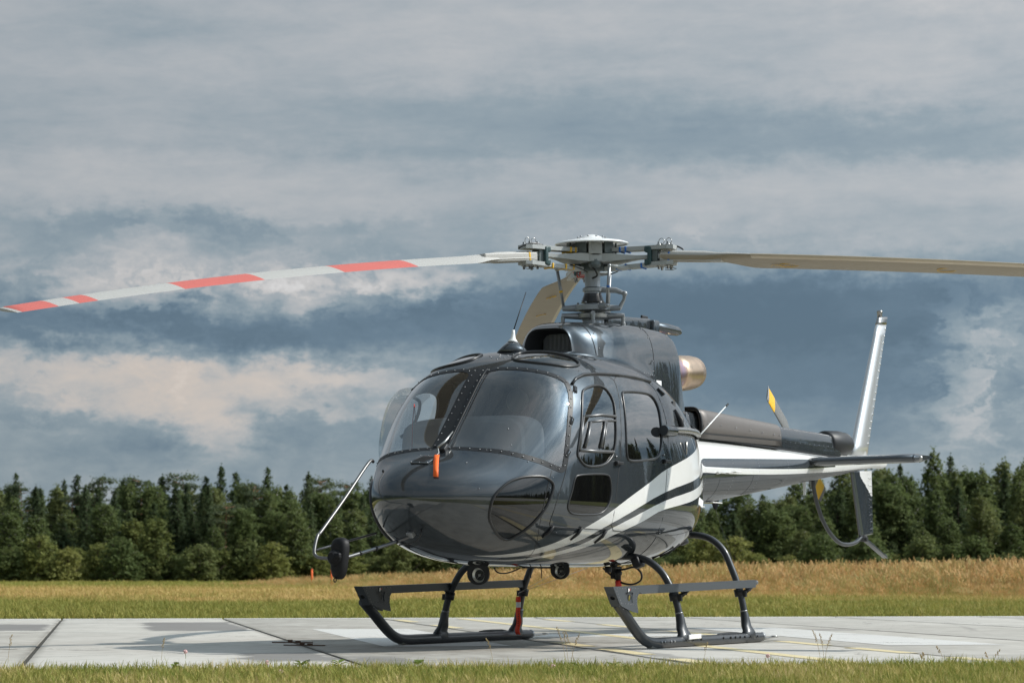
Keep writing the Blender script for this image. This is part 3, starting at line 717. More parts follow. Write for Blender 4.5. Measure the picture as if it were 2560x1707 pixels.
BR = [broad(10, 2.3, 'birch_leaves', 'birch_bark', .05, 1.1, 130), broad(10, 2.0, 'birch_leaves', 'birch_bark', .05, 1.35, 120), broad(10, 2.6, 'birch_leaves', 'birch_bark', .04, .9, 150)]
WI = [broad(7, 2.2, 'willow_leaves', 'bark', .0, .6, 95), broad(7, 1.9, 'willow_leaves', 'bark', .0, .8, 85)]
PI_ = [pine(13, 2.2), pine(13, 1.9)]
KIND = {'spruce': (SP, 12.), 'birch': (BI, 10.), 'willow': (WI, 7.), 'pine': (PI_, 13.)}
DESC = {'spruce': 'dark pointed spruce', 'birch': 'mid green slender birch', 'willow': 'rounded pale green willow', 'pine': 'pine with bare reddish trunk'}
def top_px(px):                                            # how high the forest stands along the photograph
    xs = [-400, 0, 150, 330, 480, 640, 800, 960, 1200, 1500, 1740, 1900, 2010, 2180, 2300, 2420, 2560, 2960]
    ys = [1200, 1200, 1205, 1195, 1200, 1190, 1215, 1215, 1225, 1240, 1262, 1246, 1225, 1180, 1160, 1165, 1150, 1150]
    return float(np.interp(px, xs, ys))
UNITS = ['first', 'second', 'third', 'fourth', 'fifth', 'sixth', 'seventh', 'eighth', 'ninth']
ORD = UNITS + ['tenth', 'eleventh', 'twelfth', 'thirteenth', 'fourteenth', 'fifteenth', 'sixteenth', 'seventeenth', 'eighteenth', 'nineteenth']
for tn, tw in ((20, 'twent'), (30, 'thirt'), (40, 'fort'), (50, 'fift')): ORD += [tw + 'ieth'] + [tw + 'y-' + u_ for u_ in UNITS]
trees = []
def plan(row, Y0, step, hf, kinds_l, kinds_r):
    x = -66.0
    while x < 70:
        Yt = Y0 + random.uniform(-4, 4) - (12 if x > 8 else 0); px = 1280 + 6044 * x / Yt
        hmax = .54 + (1443 - top_px(px)) / 6044 * Yt
        kd = random.choices(*(kinds_l if px < 1500 else kinds_r))[0]
        trees.append([row, x, Yt, hmax * random.uniform(*hf), kd, px]); x += step * random.uniform(.7, 1.35)
W = lambda **k: (list(k), list(k.values()))
plan('edge', 246, 2.5, (.34, .78), W(willow=5, birch=6, spruce=1), W(birch=8, willow=2, spruce=2))
plan('mid', 254, 2.0, (.62, .96), W(birch=6, spruce=4, pine=1), W(birch=8, spruce=3))
plan('back', 264, 1.7, (.86, .99), W(spruce=4, pine=2, birch=6), W(birch=10, spruce=1))
plan('back', 280, 3.2, (.88, .97), W(birch=8, spruce=1), W(birch=8, spruce=1))
plan('back', 272, 2.2, (.94, 1.13), W(spruce=8, pine=3, birch=1), W(birch=8, spruce=3))
x = -64.0
while x < 70:                                              # low bushes before the trunks
    Yt = 241 + random.uniform(-2, 2) - (12 if x > 8 else 0); trees.append(['bush', x, Yt, random.uniform(2.6, 4.8), 'bush', 1280 + 6044 * x / Yt]); x += random.uniform(1.7, 3.4)
BU = [broad(4, 2.1, 'birch_leaves', 'bark', .0, .5, 60), broad(4, 1.8, 'willow_leaves', 'bark', .0, .5, 55)]
KIND['bush'] = (BU, 4.); DESC['bush'] = 'low leafy bush'
count = {}
for row, x, Yt, h, kd, px in sorted(trees, key=lambda r: r[5]):
    meshes, h0 = KIND[kd]; meshes = BR if kd == 'birch' and (px > 1500 and random.random() < .8 or px <= 1500 and random.random() < .25) else meshes; cr_, tk = random.choice(meshes); k_ = h / h0
    e = empty(kd + ('_tree' if kd != 'bush' else ''), (x, Yt, -.06), random.uniform(0, 6.28)); wd = (k_ * .5 + .5) * random.uniform(1.0, 1.35)
    e.scale = (wd, wd, k_)
    link('trunk', tk, e); link('crown', cr_, e)
    if row == 'bush':
        tag(e, 'low leafy bush in the undergrowth at the foot of the forest', 'bush', 'bushes at the foot of the forest')
    elif row == 'edge':
        if 0 <= px <= 2560: count[kd] = count.get(kd, 0) + 1; pos = f'{ORD[count[kd] - 1]} of its kind from the left'
        else: pos = 'just outside the ' + ('left' if px < 0 else 'right') + ' of the photo'
        tag(e, f'{DESC[kd]} in the forest front row, {pos}', 'tree', f'front row {kd} trees' + ('' if 0 <= px <= 2560 else ' beside the view'))
    else:
        tag(e, f'{DESC[kd]} behind the front row of the forest' + (', only its top showing' if row == 'back' else ', half hidden'), 'tree', f'{row} row {kd} trees of the forest')
# the woods that close the airfield on its other sides, seen in the reflections
src = []
for cr_, tk in SP[:2] + BI[:2]:
    bm = bmesh.new(); bm.from_mesh(cr_); nf = len(bm.faces); bm.from_mesh(tk); bm.faces.ensure_lookup_table()
    for fc in bm.faces[nf:]: fc.material_index = 1
    me = bpy.data.meshes.new('far_tree'); bm.to_mesh(me); bm.free(); me.materials.append(cr_.materials[0]); me.materials.append(tk.materials[0]); src.append(bpy.data.objects.new('far_tree', me))
def f():
    a = random.uniform(0, 2 * math.pi); r_ = random.uniform(235, 275)
    if R(14) < a < R(62) and random.random() < .8: r_ = random.uniform(88, 120)
    if R(150) < a < R(215) and random.random() < .7: r_ = random.uniform(95, 130)
    x_, y_ = r_ * math.cos(a), r_ * math.sin(a) * (.8 if math.sin(a) < 0 else 1.05)
    if y_ > 190 and abs(x_) < 75: return None
    return (x_, y_, -.06)
P = pts(1300, f); tag(scatter('woods', src, P, rng.uniform(.85, 1.35, len(P)), .02), 'dark woods round the other sides of the airfield', 'woods')
# orange marker posts by the edge of the long grass
for (u, v, lb) in ((782, 1449, 'thin orange marker post in the meadow, the left of two'), (831, 1449, 'thin orange marker post in the meadow, right behind the black mirror')):
    Yp = 138.0; e = empty('marker_post', ((u - 1280) / 6044 * Yp, Yp, -.05)); tag(e, lb, 'marker post', 'orange marker posts')
    MB().tube([(0, 0, 0), (0, 0, 1.05)], .05, 8).build('post', 'orange_flag', e); MB().lathe((0, 0, 1.05), [(0, .055), (.05, .03)], 8).build('cap', 'red', e)

# ================================================================== HELICOPTER
heli = empty('helicopter', (.6822, 20.2, 0), R(242))
tag(heli, 'dark grey helicopter with white side stripes parked on the concrete pad', 'helicopter')
# ---- body shape: cross sections along x (nose +, tail -), polar superellipses
XT = 3.03
T = [(3.03, 1.12, 1.12, 1.12, 0.0, 2.0, 2.0), (3.00, 1.222, 1.025, 1.12, .165, 2.05, 2.0), (2.95, 1.285, .958, 1.12, .285, 2.1, 2.0), (2.85, 1.365, .872, 1.125, .405, 2.15, 2.1),
     (2.62, 1.480, .752, 1.13, .585, 2.3, 2.2), (2.30, 1.80, .672, 1.14, .735, 2.7, 2.3), (1.97, 2.13, .637, 1.15, .838, 3.0, 2.4), (1.70, 2.255, .625, 1.155, .886, 3.1, 2.45),
     (1.40, 2.318, .62, 1.16, .915, 3.1, 2.5), (1.00, 2.348, .62, 1.17, .930, 3.05, 2.5), (0.50, 2.350, .62, 1.18, .927, 2.9, 2.5), (0.00, 2.315, .63, 1.20, .885, 2.6, 2.5),
     (-.40, 2.23, .655, 1.24, .80, 2.4, 2.4), (-.77, 2.10, .73, 1.30, .665, 2.3, 2.2), (-1.0, 1.985, .83, 1.36, .555, 2.2, 2.1), (-1.25, 1.83, 1.06, 1.45, .395, 2.0, 2.0)]
def pchip_tab(xs, ys, xq):
    xs = np.array(xs, float); ys = np.array(ys, float); h = np.diff(xs); d = np.diff(ys) / h; m_ = np.zeros(len(xs))
    for i in range(1, len(xs) - 1):
        if d[i - 1] * d[i] > 0:
            a, b = 2 * h[i] + h[i - 1], h[i] + 2 * h[i - 1]; m_[i] = (a + b) / (a / d[i - 1] + b / d[i])
    m_[0], m_[-1] = d[0], d[-1]
    i = np.clip(np.searchsorted(xs, xq, 'right') - 1, 0, len(xs) - 2); t_ = (xq - xs[i]) / h[i]
    return (1 + 2 * t_) * (1 - t_) ** 2 * ys[i] + t_ * (1 - t_) ** 2 * h[i] * m_[i] + t_ * t_ * (3 - 2 * t_) * ys[i + 1] + t_ * t_ * (t_ - 1) * h[i] * m_[i + 1]
SMAX = math.sqrt(XT + 1.25); NS = 800; SQ = np.linspace(0, SMAX, NS)
def gsm(a, odd, sig):
    k = int(sig * 4); e = np.concatenate([(-a[k:0:-1] if odd else a[k:0:-1]), a, 2 * a[-1] - a[-2:-k - 2:-1]])
    w = np.exp(-.5 * (np.arange(-k, k + 1) / sig) ** 2); w /= w.sum()
    return np.convolve(e, w, 'valid')
ss = [math.sqrt(XT - r[0]) for r in T]
TB = {}
for nm, fn, odd in (('ht', lambda r: r[1] - r[3], 1), ('hb', lambda r: r[3] - r[2], 1), ('zm', lambda r: r[3], 0), ('w', lambda r: r[4], 1), ('nt', lambda r: r[5], 0), ('nb', lambda r: r[6], 0)):
    TB[nm] = gsm(pchip_tab(ss, [fn(r) for r in T], SQ), odd, 15)
def sec(s):
    f = min(max(s / SMAX, 0), 1) * (NS - 1); i = min(int(f), NS - 2); t_ = f - i
    return {k: v[i] * (1 - t_) + v[i + 1] * t_ for k, v in TB.items()}
def S(s, phi):
    q = sec(s); x = XT - s * s; sn, cs = math.sin(phi), math.cos(phi)
    if q['w'] < 1e-5: return Vector((x, 0, q['zm']))
    n = q['nb'] + (q['nt'] - q['nb']) * (.5 + .5 * math.tanh(cs * 8))
    h = q['ht'] if cs >= 0 else q['hb']
    r = ((abs(sn) / q['w']) ** n + (abs(cs) / max(h, 1e-6)) ** n) ** (-1 / n)
    return Vector((x, r * sn, q['zm'] + r * cs))
def SN(s, phi):
    e = 2.5e-3; s0 = max(s, .012)
    a = S(s0 + e, phi) - S(s0 - e, phi); b = S(s0, phi + e) - S(s0, phi - e)
    n = b.cross(a)
    if n.length < 1e-12: return Vector((1, 0, 0))
    n.normalize(); p = S(s0, phi); c_ = Vector((min(p.x, 2.0), 0, 1.25))
    return n if n.dot(p - c_) > 0 else -n
def sx(x): return math.sqrt(max(0, XT - x))
def UV(pts_): return [(sx(x), p) for x, p in pts_]
def mirror(p): return [(a, -b) for a, b in p]
def pip(p, poly):
    x, y = p; c_ = False; j = len(poly) - 1
    for i in range(len(poly)):
        xi, yi = poly[i]; xj, yj = poly[j]
        if (yi > y) != (yj > y) and x < (xj - xi) * (y - yi) / (yj - yi) + xi: c_ = not c_
        j = i
    return c_
# outlines (x, angle) on the left skin; the right ones are mirrored
WSP = [(1.985, .030), (1.96, .392), (1.89, .572), (1.845, .650), (1.865, .705), (1.90, .779), (1.99, .908), (2.07, 1.09), (2.125, 1.29), (2.14, 1.318), (2.175, 1.307), (2.25, 1.259), (2.45, 1.104), (2.55, .866), (2.59, .589), (2.605, .150), (2.60, .135), (2.44, .085), (2.24, .058)]
CHP = [(2.35, 1.374), (2.27, 1.412), (2.23, 1.481), (2.27, 1.63), (2.35, 1.828), (2.41, 2.019), (2.46, 2.151), (2.59, 2.078), (2.71, 1.875), (2.72, 1.606), (2.63, 1.428), (2.51, 1.365)]
FWP = [(1.69, .750), (1.52, .737), (1.41, .767), (1.37, .849), (1.40, .955), (1.46, 1.15), (1.53, 1.255), (1.66, 1.316), (1.86, 1.320), (1.95, 1.255), (1.96, 1.179), (1.85, .932), (1.76, .790)]
RWP = [(1.13, .785), (.73, .772), (.59, .779), (.54, .850), (.58, .975), (.64, 1.159), (.72, 1.251), (.89, 1.271), (1.24, 1.290), (1.30, 1.254), (1.27, 1.04), (1.185, .80)]
LWP = [(1.96, 1.390), (1.62, 1.386), (1.55, 1.414), (1.54, 1.593), (1.63, 1.711), (1.75, 1.738), (2.01, 1.745), (2.07, 1.712), (2.09, 1.656), (2.04, 1.53), (2.01, 1.408)]
RFP = [(1.78, .165), (1.64, .150), (1.56, .23), (1.50, .36), (1.47, .453), (1.50, .538), (1.60, .556), (1.72, .520), (1.82, .40), (1.84, .25)]
SEAMF = [(1.70, .664), (1.76, .675), (1.88, .785), (2.01, 1.002), (2.07, 1.244), (2.12, 1.40), (2.20, 1.62), (2.225, 1.78), (2.21, 1.87)]
SEAMM = [(1.18, .675), (1.22, .773), (1.31, .934), (1.37, 1.15), (1.42, 1.327), (1.49, 1.669), (1.47, 1.866)]
SEAMR = [(.41, .664), (.44, .843), (.46, 1.015), (.54, 1.252), (.60, 1.507), (.62, 1.841), (.57, 1.915)]
FDP = SEAMF + [(2.17, 1.88), (1.87, 1.868)] + SEAMM[::-1] + [(1.41, .660), (1.60, .655)]
RDP = SEAMM + [(1.2, 1.88), (.97, 1.892), (.7, 1.91)] + SEAMR[::-1] + [(.69, .661), (.95, .664)]
ST1 = [(-1.25, .80), (-.6, 1.05), (-.13, 1.187), (.57, 1.339), (.90, 1.454), (1.42, 1.649), (1.82, 1.866), (2.03, 2.075), (2.25, 2.40), (2.42, 2.75),
       (2.2, 2.5), (1.94, 2.162), (1.74, 1.977), (1.46, 1.794), (.61, 1.533), (-.27, 1.407), (-.6, 1.33), (-1.25, 1.27)]
ST2 = [(-1.25, 1.40), (-.6, 1.44), (-.29, 1.499), (.61, 1.605), (1.43, 1.842), (1.68, 2.031), (1.88, 2.221), (2.1, 2.55), (2.33, 2.90),
       (2.05, 2.6), (1.81, 2.272), (1.61, 2.091), (1.36, 1.917), (.96, 1.778), (.60, 1.677), (-.25, 1.602), (-.6, 1.56), (-1.25, 1.56)]
def dens(p, closed=True, n=4): return [(v.x, v.y) for v in smooth_path([(a, b, 0) for a, b in p], n, closed)]
def st(p):                                                 # stripe: smooth both long edges
    k = len(p) // 2 + 1; a, b = p[:k], p[k:]
    return dens(UV(a), False, 4) + dens(UV(b), False, 4)
win = {'windshield': chaikin(UV(WSP), 2), 'chin': dens(UV(CHP)), 'door_window': dens(UV(FWP)), 'rear_window': chaikin(UV(RWP), 2), 'lower_window': chaikin(UV(LWP), 2), 'roof_window': dens(UV(RFP))}
doors = {'front_door': chaikin(UV(FDP), 1), 'rear_door': chaikin(UV(RDP), 1)}
stripes = [st(ST1), st(ST2)]
FWR = [(1.69, .750), (1.45, .735), (1.24, .770), (1.15, .850), (1.13, .955), (1.18, 1.15), (1.30, 1.255), (1.50, 1.312), (1.86, 1.320), (1.95, 1.255), (1.96, 1.179), (1.85, .932), (1.76, .790)]
SMR = [(.98, .675), (1.00, .773), (1.05, .934), (1.08, 1.15), (1.14, 1.327), (1.22, 1.669), (1.22, 1.88)]
win_r = dict(win); doors_r = dict(doors)
win_r['door_window'] = dens(UV(FWR)); win_r['rear_window'] = chaikin(UV([(x if x < .95 else x - .20, a) for x, a in RWP]), 2)
doors_r['front_door'] = chaikin(UV(SEAMF + [(2.17, 1.88), (1.87, 1.868), (1.5, 1.87)] + SMR[::-1] + [(1.41, .660), (1.60, .655)]), 1)
doors_r['rear_door'] = chaikin(UV(SMR + [(.97, 1.892), (.7, 1.91)] + SEAMR[::-1] + [(.69, .661)]), 1)
# ---- cut the flat (s, angle) sheet along every outline, then roll it into the body
class Sheet:
    def __init__(s, us, vs):
        s.bm = bmesh.new(); g = [[s.bm.verts.new((u, v, 0)) for v in vs] for u in us]
        for i in range(len(us) - 1):
            for j in range(len(vs) - 1): s.bm.faces.new((g[i][j], g[i + 1][j], g[i + 1][j + 1], g[i][j + 1]))
    def cut(s, line, closed=True):
        N = len(line); xs = [p[0] for p in line]; ys = [p[1] for p in line]; x0, x1, y0, y1 = min(xs), max(xs), min(ys), max(ys); e = 1e-4
        def bb(f):
            a = [v.co.x for v in f.verts]; b = [v.co.y for v in f.verts]; return min(a), max(a), min(b), max(b)
        cand = {}
        for f in s.bm.faces:
            q = bb(f)
            if q[1] > x0 - e and q[0] < x1 + e and q[3] > y0 - e and q[2] < y1 + e: cand[f] = q
        for i in range(N if closed else N - 1):
            a, b = line[i], line[(i + 1) % N]; d = (b[0] - a[0], b[1] - a[1])
            if d[0] ** 2 + d[1] ** 2 < 1e-12: continue
            lx0, lx1, ly0, ly1 = min(a[0], b[0]), max(a[0], b[0]), min(a[1], b[1]), max(a[1], b[1])
            sel = [f for f, q in cand.items() if q[1] > lx0 and q[0] < lx1 and q[3] > ly0 and q[2] < ly1]
            if not sel: continue
            ed = {x for f in sel for x in f.edges}; vt = {x for f in sel for x in f.verts}
            for f in sel: cand.pop(f)
            r = bmesh.ops.bisect_plane(s.bm, geom=sel + list(ed) + list(vt), dist=2e-5, plane_co=(a[0], a[1], 0), plane_no=(d[1], -d[0], 0))
            for f in r['geom']:
                if isinstance(f, bmesh.types.BMFace): cand[f] = bb(f)
def regions(sheet, classify):
    out = {}
    for f in sheet.bm.faces:
        c_ = f.calc_center_median(); k, mi = classify((c_.x, c_.y)); out.setdefault(k, []).append((f, mi))
    return out
def skin(name, faces, mats, fS, fN, parent, offset=0.0, bulge=None):
    idx = {}; vs = []; fs = []; ns = []; mi_ = []
    for f, mi in faces:
        q = []
        for v in f.verts:
            if v not in idx:
                idx[v] = len(vs); n = fN(v.co.x, v.co.y); p = fS(v.co.x, v.co.y)
                if bulge: p = p + n * bulge(p)
                vs.append(p + n * offset); ns.append(n)
            q.append(idx[v])
        nw = Vector((0, 0, 0)); an = Vector((0, 0, 0))
        for k_ in range(len(q)): nw += vs[q[k_]].cross(vs[q[(k_ + 1) % len(q)]]); an += ns[q[k_]]
        if nw.dot(an) < 0: q = q[::-1]
        fs.append(q); mi_.append(mi)
    me = bpy.data.meshes.new(name); me.from_pydata([tuple(v) for v in vs], [], fs)
    for mt in mats: me.materials.append(M[mt])
    me.polygons.foreach_set('material_index', mi_); me.polygons.foreach_set('use_smooth', [True] * len(fs)); me.update()
    if not bulge: me.normals_split_custom_set_from_vertices([tuple(n) for n in ns])
    return link(name, me, parent)
us = list(np.concatenate([np.linspace(0.0, .3, 12), np.linspace(.3, SMAX, 130)[1:]])); vs_ = list(np.linspace(-math.pi, math.pi, 145))
sh = Sheet(us, vs_)
for poly in list(win.values()) + list(doors.values()) + stripes:
    sh.cut(poly)
for poly in list(win_r.values()) + list(doors_r.values()) + stripes:
    sh.cut(mirror(poly))
def cls(p):
    q = (p[0], abs(p[1])); side = 'l' if p[1] >= 0 else 'r'
    W_, D_ = (win, doors) if side == 'l' else (win_r, doors_r)
    for k in W_:
        if pip(q, W_[k]): return (k + side, 0)
    w_ = 1 if any(pip(q, s_) for s_ in stripes) else 0
    for k in D_:
        if pip(q, D_[k]): return (k + side, w_)
    return ('shell', w_)
rg = regions(sh, cls)
fuse = skin('fuselage', rg['shell'], ['grey_paint', 'white_paint'], S, SN, heli)
def on(p, lift=0.0): s_, f_ = p; return S(s_, f_) + SN(s_, f_) * lift
def rim(name, line, r, mt, parent, lift=0.0, closed=True, n=8):
    return MB().tube([on(p, lift) for p in line], r, n, 0, closed).build(name, mt, parent)
def ribbon(name, line, off, wid, mt, parent, lift=.003, closed=True, build=True, mb=None):
    """a flat strip on the skin beside a line: starts off metres to its outside, wid metres wide"""
    mb = mb or MB(); P_ = [on(p) for p in line]; N_ = [SN(*p) for p in line]; N = len(P_); k = len(mb.v)
    for i in range(N):
        a = P_[(i - 1) % N] if closed or i else P_[i]; b = P_[(i + 1) % N] if closed or i < N - 1 else P_[i]
        t_ = (b - a).normalized(); sdv = t_.cross(N_[i]).normalized(); p = P_[i]
        for o_, l_ in ((off, 0.0), (off + math.copysign(.002, wid), lift), (off + wid - math.copysign(.002, wid), lift), (off + wid, 0.0)): mb.v.append(tuple(p + sdv * o_ + N_[i] * l_))
    for i in range(N if closed else N - 1):
        i2 = (i + 1) % N
        for j in range(3): mb.f.append([k + 4 * i + j, k + 4 * i + j + 1, k + 4 * i2 + j + 1, k + 4 * i2 + j]); mb.m.append(0); mb.sm.append(j == 1)
    return mb.build(name, mt, parent, 25) if build else mb
def spaced(line, step, closed=True, lift=.002):
    P_ = [on(p, lift) for p in line] + ([on(line[0], lift)] if closed else []); out = []; acc = 0.0
    for a, b in zip(P_, P_[1:]):
        L_ = (b - a).length
        while acc < L_: out.append(a.lerp(b, acc / L_)); acc += step
        acc -= L_
    return out
rv = MB()                                                  # screws and rivets of the body: real domes, joined
def dome(p, r=.0065): rv.ball(p, r * .85, 0, 1)
for side, sg in (('l', 1), ('r', -1)):
    mz = (lambda p: p) if sg > 0 else mirror
    W_, D_ = (win, doors) if sg > 0 else (win_r, doors_r)
    w = skin('windshield', rg['windshield' + side], ['windscreen'], S, SN, heli, -.002)
    ws = mz(W_['windshield'])
    area = sum(ws[i][0] * ws[(i + 1) % len(ws)][1] - ws[(i + 1) % len(ws)][0] * ws[i][1] for i in range(len(ws)))
    P0 = on(ws[0]); c0 = on((sum(p[0] for p in ws) / len(ws), sum(p[1] for p in ws) / len(ws)))
    t0 = (on(ws[1]) - P0).normalized(); out_sgn = 1 if t0.cross(SN(*ws[0])).dot(P0 - c0) > 0 else -1
    ribbon('frame', ws, -.006 * out_sgn, .044 * out_sgn, 'black_satin', w, .002)
    for p in spaced(ws, .078):
        if abs(p.y) < .10 and 1.5 < p.z < 2.10: continue
        d = (p - c0); n = SN(*min(ws, key=lambda q: (on(q) - p).length)); d = (d - n * d.dot(n)).normalized()
        dome(p + d * .018 + n * .003)
    w = skin('chin_window', rg['chin' + side], ['dark_glass'], S, SN, heli, -.001); rim('rim', mz(W_['chin']), .011, 'rubber', w, .001)
    w = skin('roof_window', rg['roof_window' + side], ['dark_glass'], S, SN, heli, -.001); rim('rim', mz(W_['roof_window']), .011, 'rubber', w, .003)
    fd = skin('front_door', rg['front_door' + side], ['grey_paint', 'white_paint'], S, SN, heli)
    rd = skin('rear_door', rg['rear_door' + side], ['grey_paint', 'white_paint'], S, SN, heli)
    if sg > 0: skin('window', rg['door_window' + side], ['door_glass'], S, SN, fd, -.002)
    else:
        cx, cz = 1.55, 1.70
        skin('bubble_window', rg['door_window' + side], ['clear_glass'], S, SN, fd, -.001, bulge=lambda p: .15 * max(0, 1 - ((p.x - cx) / .42) ** 4) ** .6 * max(0, 1 - ((p.z - cz) / .345) ** 4) ** .6)
    skin('lower_window', rg['lower_window' + side], ['dark_glass'], S, SN, fd, -.002)
    skin('window', rg['rear_window' + side], ['rear_glass'], S, SN, rd, -.002)
    rim('window_rim', mz(W_['door_window']), .010, 'rubber', fd, .001); rim('lower_window_rim', mz(W_['lower_window']), .0075, 'rubber', fd, .000)
    rim('window_rim', mz(W_['rear_window']), .010, 'rubber', rd, .001)
    rim('door_seam', mz(D_['front_door']), .0042, 'seam', fd, -.001, n=6); rim('door_seam', mz(D_['rear_door']), .0040, 'seam', rd, -.001, n=6)
    # drip rail over the doors
    rim('drip_rail', mz(UV([(1.80, .690), (1.72, .660), (1.60, .644), (1.41, .648), (1.11, .655), (.75, .652), (.41, .650)])), .012, 'rubber', fuse, .006, False)
    # hinges, handles, latches
    for (x, ph) in ((1.80, .735), (1.97, .95), (2.07, 1.20)):
        p = on((sx(x), sg * ph), .008); n = SN(sx(x), sg * ph); h_ = MB(); t_ = (on((sx(x + .05), sg * (ph + .06))) - on((sx(x - .05), sg * (ph - .06)))).normalized()
        rot = Matrix((t_.cross(n), n, t_)).transposed()
        h_.box(p - n * .006, (.034, .006, .062), rot, 0, .002); h_.tube([p - t_ * .034 - n * .003, p + t_ * .034 - n * .003], .0055, 8); h_.build('hinge', 'grey_paint', fd)
    for (x, ph, par) in ((1.47, 1.30, fd), (.62, 1.275, rd)):
        p = on((sx(x), sg * ph), .02); n = SN(sx(x), sg * ph); MB().box(p + Vector((-.03, 0, 0)), (.11, .022, .022), None, 0, .006).lathe(p - n * .022, [(0, .02), (.03, .016)], 12, n).build('handle', 'black_satin', par)
        dome(on((sx(x), sg * (ph - .05)), .006), .011)
    for (x, ph, par) in ((1.86, 1.885, fuse), (1.52, 1.895, fuse), (2.17, 1.90, fuse)):
        MB().tube([on((sx(x), sg * (ph - .03)), .008), on((sx(x + .012), sg * (ph + .03)), .012), on((sx(x + .03), sg * (ph + .11)), .007)], [.011, .013, .007], 6).build('latch', 'black_satin', par)
    # screws along the front door post and the rear seam
    for line in (SEAMR,):
        for p in spaced(mz(UV([(x - .035, f_) for x, f_ in line])), .10, False): dome(p, .0045)
    for p in spaced(mz(UV([(2.20, 1.30), (2.27, 1.52), (2.32, 1.75), (2.30, 1.92)])), .085, False): dome(p, .005)
    for p in spaced(mz(UV([(2.1, 1.935), (1.5, 1.925), (.62, 1.975), (-.2, 1.99), (-.7, 1.96)])), .12, False): dome(p, .0045)
    for p in spaced(mz(UV([(1.60, .60), (1.1, .60), (.5, .60)])), .13, False): dome(p, .004)
    for p in spaced(mz(UV([(2.63, .16), (2.60, .55), (2.56, .86), (2.46, 1.13), (2.26, 1.30)])), .11, False): dome(p, .005)
# sliding pane in the left front door
fdl = next(o for o in heli.children if o.name == 'front_door')
sl = MB()
for line, r in (([(1.84, .940), (1.60, .945), (1.405, .960)], .011), ([(1.84, .940), (1.90, 1.06), (1.95, 1.185)], .011), ([(1.95, 1.185), (1.75, 1.205), (1.50, 1.215)], .012), ([(1.77, .985), (1.60, .985), (1.42, .99)], .008), ([(1.77, .985), (1.83, 1.09), (1.88, 1.17)], .012), ([(1.57, .985), (1.63, 1.09), (1.68, 1.18)], .012), ([(1.54, .985), (1.60, 1.09), (1.65, 1.18)], .006)):
    sl.tube([on(p, .006) for p in UV(line)], r, 8)
sl.build('sliding_frame', 'frame_metal', fdl)
# centre post of the windscreen
post = ribbon('centre_post', [(sx(x), 0.0) for x in np.linspace(1.965, 2.60, 24)], -.066, .132, 'black_satin', heli, .006, False)
for x in np.linspace(1.99, 2.585, 13):
    for dy in (-.036, .036):
        p = S(sx(x), 0); n = SN(sx(x), 0); dome(p + Vector((0, dy * (1 + .25 * (x - 2) / .6), 0)) + n * .007, .0062)
# wiper along the post, with its motor and arm
wp = empty('wiper', (0, 0, 0)); wp.parent = heli
MB().tube([S(sx(x), .0) + Vector((.012, .074, .012)) for x in np.linspace(1.99, 2.585, 12)], .0042, 6).build('blade', 'black_satin', wp)
MB().tube([S(sx(2.50), 0) + Vector((.03, .075, .028)), S(sx(2.58), 0) + Vector((.04, .06, .025)), S(sx(2.645), 0) + Vector((.03, .03, .022))], [.005, .009, .012], 10).build('arm', 'brushed_steel', wp)
MB().box(S(sx(2.62), .09) + Vector((.02, .03, .0)), (.07, .05, .05), Matrix.Rotation(R(40), 3, 'Y'), 0, .01).build('motor', 'black_satin', wp)
# air grille on the nose, left of the post as seen
GRC, GRL, GRR = UV([(2.785, -.08), (2.765, -.385), (2.79, .20)])
gr = MB(); c0 = GRC
P0 = on(c0, .002); n0 = SN(*c0); u0 = (on(GRR) - on(GRL)).normalized(); u0 = (u0 - n0 * u0.dot(n0)).normalized(); v0 = n0.cross(u0).normalized(); rot = Matrix((u0, v0, n0)).transposed()
gp = gr.box(P0, (.165, .135, .012), rot, 0, .005).build('nose_grille', 'grey_paint', heli)
gs = MB()
for k in range(9): gs.box(P0 + u0 * (-.052 + .013 * k) + n0 * .006, (.007, .098, .006), rot @ Matrix.Rotation(R(-18), 3, 'Z'))
gs.build('slot', 'duct_black', gp)
for a in (-.085, 0, .085):
    for b in (-.06, .06): dome(P0 + u0 * a * .9 + v0 * b + n0 * .007, .005)
# loose screws on the roof and nose
for (x, ph) in ((2.45, .95), (2.38, .75), (1.80, .05), (1.78, .10), (1.75, -.02), (1.74, .04), (1.72, .10), (1.70, -.06), (1.69, .02), (1.68, .12), (2.74, .9), (2.42, 1.2), (2.80, 1.45)): dome(on((sx(x), ph), .002), .006)

# ---- interior
cab = empty('cabin_interior'); cab.parent = heli
MB().box((.95, 0, .90), (1.8, 1.30, .04)).build('floor', 'interior', cab)
MB().box((.02, 0, 1.42), (.05, 1.5, 1.12)).build('rear_bulkhead', 'seat_cloth', cab)
hout = chaikin([(-.56, -.50), (-.56, -.02), (-.50, .05), (-.34, .085), (.10, .095), (.36, .085), (.48, .045), (.53, -.05), (.50, -.50)], 3)
hm_ = MB(); hr = [[Vector((x, y_ * k_ - .03, 1.665 + z_ * k_ - dz)) for y_, z_ in hout] for x, k_, dz in ((2.19, .90, .045), (2.185, .96, .018), (2.16, .99, .004), (2.12, 1.0, 0), (1.86, 1.0, -.02), (1.84, .985, -.015))]
for k in range(len(hr) - 1):
    n_h = len(hout); k0 = len(hm_.v)
    hm_.add(hr[k] + hr[k + 1], [(j, (j + 1) % n_h, n_h + (j + 1) % n_h, n_h + j) for j in range(n_h)], 0, True)
hm_.add(hr[0], [tuple(range(len(hout)))[::-1]], 0, False)
ip = hm_.build('instrument_hood', 'hood_grey', cab)
MB().box((2.02, .16, 1.738), (.16, .14, .012), None, 0, .004).build('cover_plate', 'interior', ip)
MB().box((2.02, -.10, 1.15), (.36, .30, .62), None, 0, .03).build('centre_console', 'interior', cab)
